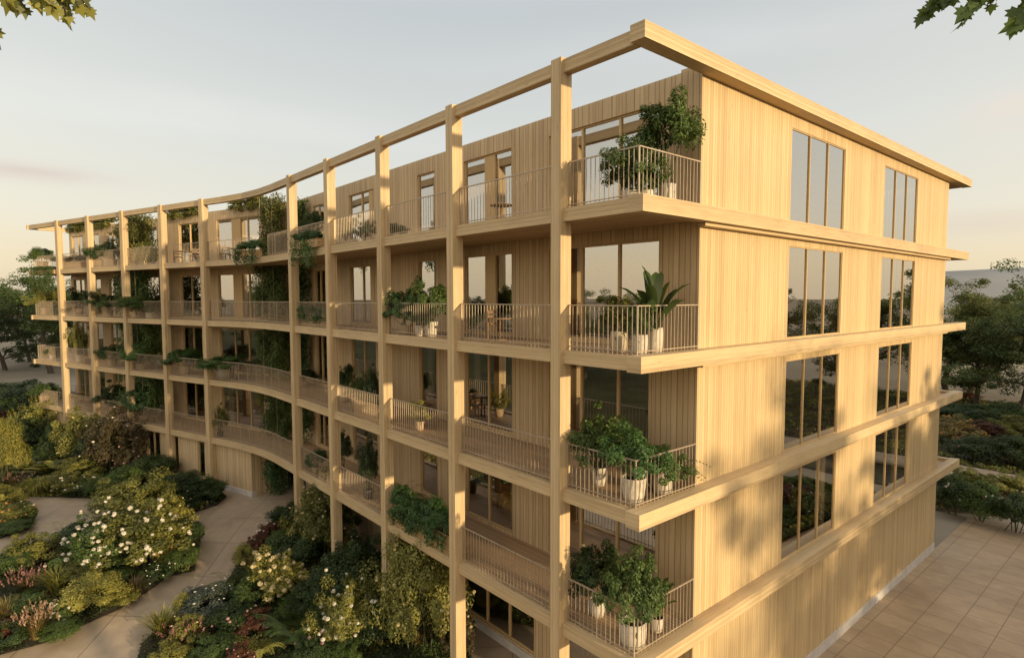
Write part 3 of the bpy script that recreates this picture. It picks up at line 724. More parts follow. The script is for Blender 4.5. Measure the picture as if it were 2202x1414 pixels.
# corner balconies
potted('climbing leafy plant in a cream pot at the rail of the top-floor corner balcony', 1358, 402, 4, FR, .75, 'loose', 'green', 100, 250, 'cream', 44, 30, sink=.35)
potted('round leafy shrub in a fluted cream pot, tallest on the top-floor corner balcony', 1434, 418, 4, FR, 1.35, 'ball', 'green', 112, 200, 'flute', 44, 50)
potted('small trailing plant in the whitish pot at the very edge of the top-floor corner balcony', 1389, 397, 4, FR, .55, 'airy', 'green', 50, 318, 'flute', 34, 34, sink=.3)
potted('bamboo-like plant in a woven pot on the third-floor corner balcony', 1331, 745, 3, FR, .95, 'bamboo', 'olive', 66, 612, 'weave', 40, 46)
potted('low grassy plant in the foremost cream pot on the third-floor corner balcony', 1377, 762, 3, FR, .65, 'airy', 'green', 56, 640, 'flute', 34, 44)
potted('banana plant with big dark paddle leaves in a pale pot on the third-floor corner balcony', 1408, 753, 3, FR, 1.05, 'banana', 'dark', 122, 548, 'flute', 36, 56)
potted('bushy flowering plant at the left of the second-floor corner balcony pots', 1288, 1052, 2, FR, 1.0, 'loose', 'green', 98, 895, 'cream', 34, 40, 'cream', .025, 18)
potted('broad leafy bush in the big cream pot at the tip of the second-floor corner balcony', 1362, 1080, 2, FR, .70, 'loose', 'deep', 112, 918, 'cream', 54, 54)
potted('trailing leafy plant in the fluted pot by the end rail of the second-floor corner balcony', 1424, 1057, 2, FR, .95, 'airy', 'green', 84, 940, 'flute', 44, 48, sink=.3)
potted('dark spiky fern standing highest among the second-floor corner balcony plants', 1408, 1022, 2, FR, 1.75, 'fern', 'dark', 118, 874, 'dark', 36, 40)
potted('dark bush with a pale yellow bloom on the first-floor corner balcony', 1284, 1352, 1, FR, 1.0, 'bush', 'dark', 86, 1196, 'flute', 36, 36, 'cream', .04, 6)
potted('leafy green shrub in the big cream pot at the tip of the first-floor corner balcony', 1361, 1398, 1, FR, .62, 'loose', 'green', 100, 1196, 'flute', 60, 56)
potted('broad-leaved plant in the small pot nearest the end rail of the first-floor corner balcony', 1411, 1352, 1, FR, 1.0, 'banana', 'green', 76, 1212, 'cream', 32, 34)
# right wing, bay by bay leftwards
potted('dark round bush behind the top-floor rail, second bay left of the corner', 850, 492, 4, FR, .9, 'bush', 'dark', 42, 455, 'terra', 24, 14)
potted('dense dark shrub left of two on the third-floor balcony, second bay left of the corner', 872, 712, 3, FR, .65, 'loose', 'deep', 66, 606, 'terra', 34, 22)
potted('lighter branching shrub right of two on the third-floor balcony, second bay left of the corner', 927, 716, 3, FR, .8, 'loose', 'green', 68, 592, 'cream', 30, 32)
potted('small plant between two bigger shrubs, third floor, second bay left of the corner', 901, 721, 3, FR, .5, 'airy', 'deep', 40, 664, 'cream', 18, 24)
potted('yellow-leaved small shrub by the little table, second-floor balcony two bays left of the corner', 902, 920, 2, FR, .9, 'airy', 'yellow', 44, 858, 'terra', 22, 20)
potted('dark feathery palm behind the hedge box, first-floor balcony two bays left of the corner', 868, 1085, 1, FR, 1.1, 'fern', 'dark', 74, 982, 'dark', 26, 24)
trough('long hedge box along the rail of the first-floor balcony, two bays left of the corner', FR, -9.95, -6.75, .34, 1, .58, .85, 1.05, 'bush', 'deep', 7, hang=.6)
potted('left of two twining plants, top-floor balcony, third bay left of the corner', 760, 520, 4, FR, .8, 'airy', 'green', 32, 456, 'terra', 18, 16)
potted('right of two twining plants, top-floor balcony, third bay left of the corner', 796, 514, 4, FR, .8, 'airy', 'dark', 22, 462, 'terra', 16, 16)
potted('dark bushy plant at the left of the second-floor balcony, third bay left of the corner', 742, 850, 2, FR, 1.4, 'bush', 'dark', 34, 768, 'terra', 26, 36)
potted('grey-green shrub in the middle of the second-floor balcony, third bay left of the corner', 768, 866, 2, FR, 1.1, 'loose', 'green', 34, 796, 'terra', 24, 26)
potted('slim dark shrub beside the column on the second-floor balcony, third bay left of the corner', 800, 880, 2, FR, .9, 'tall', 'dark', 28, 778, 'terra', 24, 30)
trough('tan square planter box, second-floor balcony, third bay left of the corner', FR, -13.1, -11.3, .62, 2, .62, .35, .5, 'low', 'dark', 3, dep=.5)
potted('small round-headed tree on a thin stem, first-floor balcony three bays left of the corner', 738, 1040, 1, FR, 1.1, 'ball', 'dark', 32, 950, 'dark', 14, 20)
potted('dark tall shrub beside the column, first-floor balcony three bays left of the corner', 793, 1092, 1, FR, .75, 'tall', 'dark', 34, 962, 'dark', 22, 20)
potted('bushy shrub high above the top-floor rail, fourth bay left of the corner', 668, 528, 4, FR, 1.1, 'bush', 'dark', 44, 436, 'cream', 30, 34)
potted('dark bushy plant next to the fourth column of the top floor', 726, 512, 4, FR, 1.3, 'bush', 'dark', 26, 436, 'terra', 16, 18)
trough('planter of dense hanging leaves over the top-floor slab, fourth bay left of the corner', FR, -17.6, -15.2, .10, 4, .32, .5, .75, 'bush', 'deep', 4, dep=.3, hang=1.25, z=zk(4) + .01)
trough('hedge planter along the third-floor rail, fourth bay left of the corner', FR, -18.4, -15.4, .55, 3, .45, .62, .8, 'bush', 'deep', 5, hang=.35)
potted('low green bush on the first-floor balcony, fourth bay left of the corner', 682, 1022, 1, FR, .6, 'bush', 'deep', 40, 974, 'terra', 20, 14)
potted('low dark plants against the wall of the second-floor balcony, fourth bay left of the corner', 652, 826, 2, FR, 1.8, 'low', 'dark', 44, 788, 'terra', 20, 12)
# the inner bend of the facade
for k, lab in ((4, 'leafy climber on cables up the top floor, inside the bend of the facade'), (3, 'dark climber on cables up the third floor, inside the bend of the facade'),
               (2, 'dark climber on cables up the second floor, inside the bend of the facade'), (1, 'thick climber on cables up the first floor, inside the bend of the facade')):
    climber(lab, FL, -.15, 1.75, 2.1, zk(k) - .05 if k != 1 else zk(1) - .2, zk(k) + (2.8 if k != 4 else 3.2), 'olive' if k == 4 else 'green', 3800, .12, 2, thick=.55, ragged=.3)
climber('dark climber on the ground floor, inside the bend of the facade', FL, .98, 2.0, 1.5, ground_z(-23, 1.5), zk(1) - .3, 'deep', 2200, .12, 1, thick=.7)
for k, lab in ((4, 'narrow leafy climber beside the top-floor window, fifth column from the corner'), (3, 'narrow dark climber beside the third-floor window, fifth column from the corner'),
               (2, 'narrow dark climber beside the second-floor window, fifth column from the corner'), (1, 'narrow dark climber beside the first-floor window, fifth column from the corner')):
    climber(lab, FR, -22.75, -21.95, 2.15, zk(k) - .05, zk(k) + 2.75, 'green' if k == 4 else 'deep', 1700, .12, 1, thick=.5, ragged=.35)
trough('planter with a big overhanging clump of leaves at the top-floor slab, beside the bend climber', FL, 1.5, 2.9, -.30, 4, .30, .55, .8, 'bush', 'deep', 3, dep=.3, hang=1.0, z=zk(4) + .01)
trough('roof planter of grassy tufts on the parapet over the sixth bay, nearest the bend', FLW, -3.4, -.6, .15, 4, .10, .48, .9, 'loose', 'olive', 6, hang=.45, z=PAR)
trough('roof planter of grassy tufts on the parapet, second from the bend', FLW, -9.6, -6.2, .15, 4, .10, .48, .9, 'loose', 'olive', 6, hang=.45, z=PAR)
trough('roof planter of grassy tufts on the parapet, second from the far end', FLW, -19.4, -16.7, .15, 4, .10, .48, .9, 'loose', 'olive', 6, hang=.45, z=PAR)
trough('roof planter of grassy tufts on the parapet at the far end', FLW, -22.6, -20.3, .15, 4, .10, .48, .9, 'loose', 'olive', 6, hang=.45, z=PAR)
# left wing
potted('bush in the big white bowl on the second-floor balcony, first bay beyond the bend', 484, 812, 2, FL, .8, 'loose', 'deep', 84, 758, 'bowl', 38, 26)
potted('thin yellowish shrub on the first-floor balcony beside the column, first bay beyond the bend', 474, 940, 1, FL, .6, 'tall', 'olive', 26, 874, 'dark', 12, 10)
potted('leafy bush on the second-floor balcony, second bay beyond the bend', 398, 808, 2, FL, .8, 'bush', 'deep', 62, 752, 'terra', 24, 20)
for k, lab in ((4, 'green wall of trailing leaves across the top-floor bay, third beyond the bend'), (3, 'green wall of trailing leaves across the third-floor bay, third beyond the bend'),
               (2, 'green wall of dense dark leaves across the second-floor bay, third beyond the bend'), (1, 'green wall of dense dark leaves across the first-floor bay, third beyond the bend')):
    climber(lab, FL, -12.4 if k > 1 else -12.1, -9.1 if k > 1 else -8.7, 1.3, zk(k) + (.2 if k < 4 else .9), zk(k) + (2.8 if k < 4 else 3.05), 'olive' if k == 4 else 'green', 4200, .13, 2, thick=1.0)
climber('screen of thin yellowish shoots along the top-floor rail, third bay beyond the bend', FL, -10.6, -7.4, .5, zk(4), zk(4) + 1.25, 'olive', 1100, .11, 0, thick=.2, cat='plant screen', name='trailing_plant')
potted('rounded green bush spilling over the third-floor rail, third bay beyond the bend', 296, 684, 3, FL, .45, 'bush', 'green', 72, 636, 'terra', 30, 16)
potted('bare-looking cream pot with a small plant, third-floor balcony of the green-wall bay', 323, 686, 3, FL, .6, 'low', 'deep', 20, 660, 'cream', 18, 15)
potted('large rounded bush in front of the green wall on the second floor', 303, 800, 2, FL, .8, 'bush', 'deep', 58, 738, 'terra', 24, 14)
potted('large rounded bush in front of the green wall on the first floor', 306, 908, 1, FL, .7, 'bush', 'deep', 58, 832, 'terra', 24, 14)
potted('leafy bush at the left on the top-floor balcony, fourth bay beyond the bend', 212, 572, 4, FL, .6, 'bush', 'dark', 40, 520, 'terra', 20, 18)
potted('leafy bush at the right on the top-floor balcony, fourth bay beyond the bend', 243, 572, 4, FL, .8, 'tall', 'dark', 32, 516, 'terra', 18, 18)
potted('spreading bush behind the third-floor rail, fourth bay beyond the bend', 232, 676, 3, FL, .6, 'loose', 'dark', 58, 622, 'terra', 22, 18)
potted('dark bush behind the second-floor rail, fourth bay beyond the bend', 242, 788, 2, FL, .8, 'bush', 'dark', 42, 742, 'terra', 20, 18)
potted('dark spreading shrub behind the first-floor rail, fourth bay beyond the bend', 244, 893, 1, FL, .9, 'loose', 'dark', 50, 828, 'terra', 20, 18)
trough('hedge planter along the top-floor rail, fifth bay beyond the bend', FL, -19.3, -16.0, .55, 4, .5, .55, .75, 'loose', 'brown', 5)
potted('tall olive shrub in the cream pot on the second-floor balcony, fifth bay beyond the bend', 172, 778, 2, FL, .7, 'tall', 'olive', 26, 694, 'cream', 17, 18)
potted('dark twiggy shrub behind the third-floor rail, fifth bay beyond the bend', 170, 672, 3, FL, 1.2, 'loose', 'dark', 38, 612, 'terra', 16, 16)
potted('round bush on the top-floor balcony at the far end of the block', 92, 572, 4, FL, .7, 'bush', 'green', 40, 522, 'terra', 20, 22)
trough('planter with a thick hanging fringe at the top-floor slab, far end of the block', FL, -22.4, -18.9, .12, 4, .25, .35, .7, 'bush', 'green', 4, dep=.3, hang=1.3, z=zk(4) - .3)
potted('leafy shrub behind the third-floor rail, far end of the block', 98, 676, 3, FL, .8, 'loose', 'olive', 44, 618, 'terra', 18, 16)
potted('small plant in a white pot on the second-floor balcony, far end of the block', 113, 782, 2, FL, .5, 'low', 'green', 16, 752, 'cream', 11, 14)
potted('low bush spilling over the first-floor rail, far end of the block', 97, 872, 1, FL, .5, 'bush', 'green', 44, 828, 'terra', 22, 16)

# furniture
def chair(label, p, rz, mat='furn'):
    t = thing('chair', label, 'chair', p, rz); L0 = Frame((0, 0, 0), (1, 0, 0), (0, 1, 0))
    b = MB(); b.box(L0, -.22, .22, -.22, .22, .42, .46, 'u'); b.build('seat', M[mat], t)
    b = MB()
    for z in (.60, .74): b.box(L0, -.22, .22, .18, .205, z, z + .08, 'u')
    b.build('backrest', M[mat], t)
    for x, y, h in ((-.2, -.2, .42), (.2, -.2, .42), (-.2, .2, .84), (.2, .2, .84)):
        b = MB(); b.box(L0, x - .018, x + .018, y - .018, y + .018, 0, h if h < .5 else h, 'z')
        b.build('leg', M[mat], t)
    return t
def table(label, p, r=.35, h=.72, mat='furn'):
    t = thing('table', label, 'table', p); me = lathe('tabletop', [(r, h - .03), (r, h), (.01, h + .001)], 28, M[mat]); mesh_obj('tabletop', me, None, t)
    mesh_obj('pedestal', lathe('pedestal', [(.03, .02), (.03, h - .03)], 12, M[mat]), None, t)
    mesh_obj('base', lathe('base', [(.2, 0), (.2, .02), (.01, .025)], 20, M[mat]), None, t); return t
table('small round wooden table on the second-floor balcony, two bays left of the corner', floor_pt(FR, 905, 900, 1.3, 2), .38)
chair('light wooden chair by the round table, second-floor balcony two bays left of the corner', floor_pt(FR, 926, 900, 1.6, 2), 1.2)
table('low dark table on the third-floor balcony, first bay left of the corner', floor_pt(FR, 1075, 722, 1.5, 3), .36, .62)
chair('wooden chair at the dark table, third-floor balcony first bay left of the corner', floor_pt(FR, 1048, 722, 1.55, 3), -1.4)
chair('wooden chair seen behind the plants of the second-floor corner balcony', floor_pt(FR, 1300, 1010, 1.8, 2), .6)
table('small table on the top-floor balcony, second bay beyond the bend', floor_pt(FL, 398, 566, 1.0, 4), .5)
chair('pale chair left of the table, top-floor balcony second bay beyond the bend', floor_pt(FL, 384, 566, 1.1, 4), 1.5, 'furn')
chair('dark chair right of the table, top-floor balcony second bay beyond the bend', floor_pt(FL, 420, 564, 1.1, 4), -1.5)
chair('pale chair left on the top-floor balcony, first bay beyond the bend', floor_pt(FL, 486, 562, 1.0, 4), 1.4, 'furn')
table('pale little table on the top-floor balcony, first bay beyond the bend', floor_pt(FL, 506, 560, 1.1, 4), .4, .7, 'furn')
chair('pale chair on the first-floor balcony beside the green wall bush', floor_pt(FL, 335, 905, .8, 1), .8, 'furn')
table('dark table on the first-floor balcony, fifth bay beyond the bend', floor_pt(FL, 163, 893, 1.3, 1), .55)
chair('wooden chair on the first-floor balcony, fifth bay beyond the bend', floor_pt(FL, 172, 893, 1.7, 1), 0.3)
table('dark round table on the top-floor balcony, first bay left of the corner', floor_pt(FR, 1078, 462, 1.2, 4), .3, .62)
# ================================================================== ground, paths and beds
def sheet(name, poly, dz, mat, kind='structure', step=None):
    """a flat polygon (world xy) laid dz above the ground, subdivided so that it follows the slope"""
    import bmesh
    bm = bmesh.new(); f = bm.faces.new([bm.verts.new((x, y, 0)) for x, y in poly])
    if step:
        xs = [p[0] for p in poly]; ys = [p[1] for p in poly]
        x = math.floor(min(xs) / step) * step + .013
        while x < max(xs):
            bmesh.ops.bisect_plane(bm, geom=bm.verts[:] + bm.edges[:] + bm.faces[:], plane_co=(x, 0, 0), plane_no=(1, 0, 0)); x += step
    bmesh.ops.triangulate(bm, faces=bm.faces[:])
    for v in bm.verts: v.co.z = ground_z(v.co.x, v.co.y) + dz
    bm.normal_update()
    for f in bm.faces:
        if f.normal.z < 0: f.normal_flip()
    me = bpy.data.meshes.new(name); bm.to_mesh(me); bm.free()
    o = mesh_obj(name, me, mat); tag(o, kind=kind); return o
# earth, one sheet to the horizon, ramping up beside the left wing
def earth_mat():
    m, nt, N, L, B = newmat('dry_meadow')
    tc = N.new('ShaderNodeTexCoord'); n = N.new('ShaderNodeTexNoise'); n.inputs['Scale'].default_value = 0.06; n.inputs['Detail'].default_value = 9; n.inputs['Roughness'].default_value = .65
    L.new(tc.outputs['Object'], n.inputs['Vector'])
    r = ramp(N, [(0.35, (0.21, 0.175, 0.13)), (0.65, (0.29, 0.25, 0.19))]); L.new(n.outputs[0], r.inputs[0]); L.new(r.outputs[0], B.inputs['Base Color']); B.inputs['Roughness'].default_value = .95; B.inputs['Specular IOR Level'].default_value = .05
    return m
xs = [-3000, -1200, -500, -200, -110, -60, -40, -28] + [-22.5 + .75 * i for i in range(14)] + [-11, 0, 20, 60, 140, 400, 1200, 3000]
ys = [-3000, -1000, -300, -100, -40, 0, 40, 100, 200, 400, 1000, 3000]
V = [(x, y, ground_z(x, y) - .02) for y in ys for x in xs]; nx = len(xs)
F = [(j * nx + i, j * nx + i + 1, (j + 1) * nx + i + 1, (j + 1) * nx + i) for j in range(len(ys) - 1) for i in range(nx - 1)]
tag(mesh_obj('ground', mesh_from('ground', V, F), earth_mat()), kind='structure')
GP = lambda pts: [(hit_ground(x, y).x, hit_ground(x, y).y) for x, y in pts]
sheet('garden_path', [(-62, -16), (-4, -16), (-4, -.5), (-6, 2.45), (-13, 2.45), (-23.4, 2.45), (-26, .2), (-47, -7.0), (-62, -7)], .0, M['path'], step=1.0)
sheet('patio', [(-.36, -16), (15, -16), (15, 27.2), (-.36, 27.2)], .0, M['patio'])
sheet('patio_strip', [(-4, -16), (-.362, -16), (-.362, 2.45), (-6, 2.45), (-4, -.5)], .0, M['patio'])
sheet('lawn', [(-140, -140), (120, -140), (120, 46), (15.1, 46), (15.1, -17), (-64, -17), (-140, -30)], .0, plain('lawn_grass', (.045, .045, .02), .95, var=.35, scale=.4, spec=.05), step=1.5)  # unseen ground, added dark so the lower front windows reflect less light
sheet('rear_path', [(-30, 33.2), (60, 34.6), (60, 36.4), (-30, 35.0)], .004, plain('rear_gravel', (.22, .17, .12), .9, var=.25, scale=3))
BED = {
 'left': GP([(0, 1409), (93, 1384), (203, 1334), (255, 1312), (325, 1268), (361, 1240), (418, 1228), (428, 1190), (432, 1150), (415, 1120), (384, 1098), (330, 1085), (288, 1092), (215, 1112), (110, 1165), (0, 1200), (-120, 1240), (-160, 1430)]),
 'far_left': GP([(-80, 1060), (20, 1068), (72, 1088), (80, 1105), (62, 1138), (0, 1158), (-120, 1180)]),
 'back': [(-66, -22)] + GP([(-60, 1058), (30, 1060), (90, 1068), (180, 1071), (250, 1072), (320, 1086), (372, 1108), (410, 1104), (468, 1086), (488, 1068), (440, 1040), (380, 1026), (300, 1006)]) + [tuple(FL.p(-9, -.15, 0)[:2]), tuple(FL.p(LEND - 1, -.15, 0)[:2]), (-58, 1), (-68, -2)],
 'right': GP([(655, 1106), (612, 1104), (582, 1120), (545, 1168), (505, 1224), (460, 1292), (400, 1305), (350, 1342), (306, 1382), (290, 1430), (280, 1500), (1040, 1500), (1015, 1414), (985, 1340), (860, 1250), (780, 1190), (700, 1130)]),
 'rear': [(-26, 27.3), (-1.5, 27.3), (2.0, 29.8), (30, 31), (30, 34.4), (-26, 33.0)],
 'side': [(4.9, 9.0), (14.5, 9.0), (14.5, 27), (3.6, 27)],  # unseen bed, added so the end-wall panes reflect dark planting
 'rear_far': [(-60, 36.4), (40, 38.4), (40, 70), (-60, 70)],
}
def inside(poly, x, y):
    c = False; j = len(poly) - 1
    for i in range(len(poly)):
        xi, yi = poly[i]; xj, yj = poly[j]
        if (yi > y) != (yj > y) and x < (xj - xi) * (y - yi) / (yj - yi) + xi: c = not c
        j = i
    return c
def ground_cover(name, poly, dens, L, hgt, mats, seed):
    rng = np.random.default_rng(seed); P = np.array(poly); lo, hi = P.min(0), P.max(0)
    area = abs(sum(P[i][0] * P[i - 1][1] - P[i - 1][0] * P[i][1] for i in range(len(P)))) / 2
    n = int(area * dens * (np.prod(hi - lo) / area)); X = rng.uniform(lo, hi, (n, 2)); X = X[[inside(poly, *q) for q in X]]
    if len(X) == 0: return
    # clumps of differing height
    cl = rng.uniform(lo, hi, (max(20, int(area * .8 * np.prod(hi - lo) / area)), 2)); ch = rng.uniform(.35, 1.0, len(cl)); ck = rng.uniform(0, 1, len(cl)); cm = rng.integers(0, len(mats), len(cl))
    idx = np.empty(len(X), int)
    for a in range(0, len(X), 4000):
        idx[a:a + 4000] = ((X[a:a + 4000, None, :] - cl[None]) ** 2).sum(2).argmin(1)
    dd = np.sqrt(((X - cl[idx]) ** 2).sum(1)); H = hgt * ch[idx] * np.clip(1.1 - dd / 1.1, .2, 1)
    z = np.array([ground_z(*q) for q in X]) + H * rng.uniform(.15, 1, len(X)) ** .6
    C = np.column_stack([X, z]); Nn = rng.normal(size=C.shape) * .6 + [0, 0, .8]; T = np.clip(ck[idx] * .6 + rng.uniform(0, .4, len(X)), 0, 1)
    V, F, T = leaves(C, Nn, L, L * .5, rng, T)
    me = mesh_from(name, V, F, T)
    for m in mats: me.materials.append(LM[m])
    me.polygons.foreach_set('material_index', cm[idx].astype(np.int32))
    tag(mesh_obj(name, me), kind='stuff', label='low mixed ground cover leaves filling the garden bed', cat='ground cover')
for i, (nm, poly) in enumerate(BED.items()):
    sheet('bed_soil', poly, .03, M['soil'], step=1.0)
    big = nm in ('back', 'rear_far', 'side')
    near = [q for q in poly]
    ground_cover('ground_cover', poly, 45 if nm == 'rear_far' else (90 if nm == 'back' else (150 if nm == 'rear' else 620)), .24 if big else .075, .55 if big else .34, ['dark', 'green', 'olive', 'dark'] if nm != 'rear_far' else ['dark', 'olive', 'brown', 'dark'], 50 + i)

# ================================================================== garden plants: label, category, x, y of the visible foot, width, height in the photo
def gp(label, cat, px, py, wpx, hpx, kind, leafm, flower=None, fsize=.05, fcount=30, name=None, group=None):
    p = hit_ground(px, py); s = PXM(p); w = wpx * s; hv = Vector((p.x - CP.x, p.y - CP.y, 0)); beta = math.atan2(CP.z - p.z, hv.length)
    kind = {'bush': 'gbush', 'loose': 'gloose', 'low': 'glow'}.get(kind, kind)
    hpx *= 1.12
    h = max(.28, (hpx * s - .38 * w * math.sin(beta)) / math.cos(beta)); q = p + hv.normalized() * min(.40 * w, 1.2); q.z = ground_z(q.x, q.y) - .03
    nm = name or {'grass': 'ornamental_grass', 'plume': 'ornamental_grass', 'mound': 'grass_mound', 'fern': 'fern', 'palm': 'palm_shrub', 'hosta': 'hosta', 'banana': 'banana_plant', 'spiky': 'yucca'}.get(kind, 'flowering_shrub' if flower else 'shrub')
    return add_plant(nm, label, cat, q, w, h, kind, leafm, flower, fsize, fcount, group)
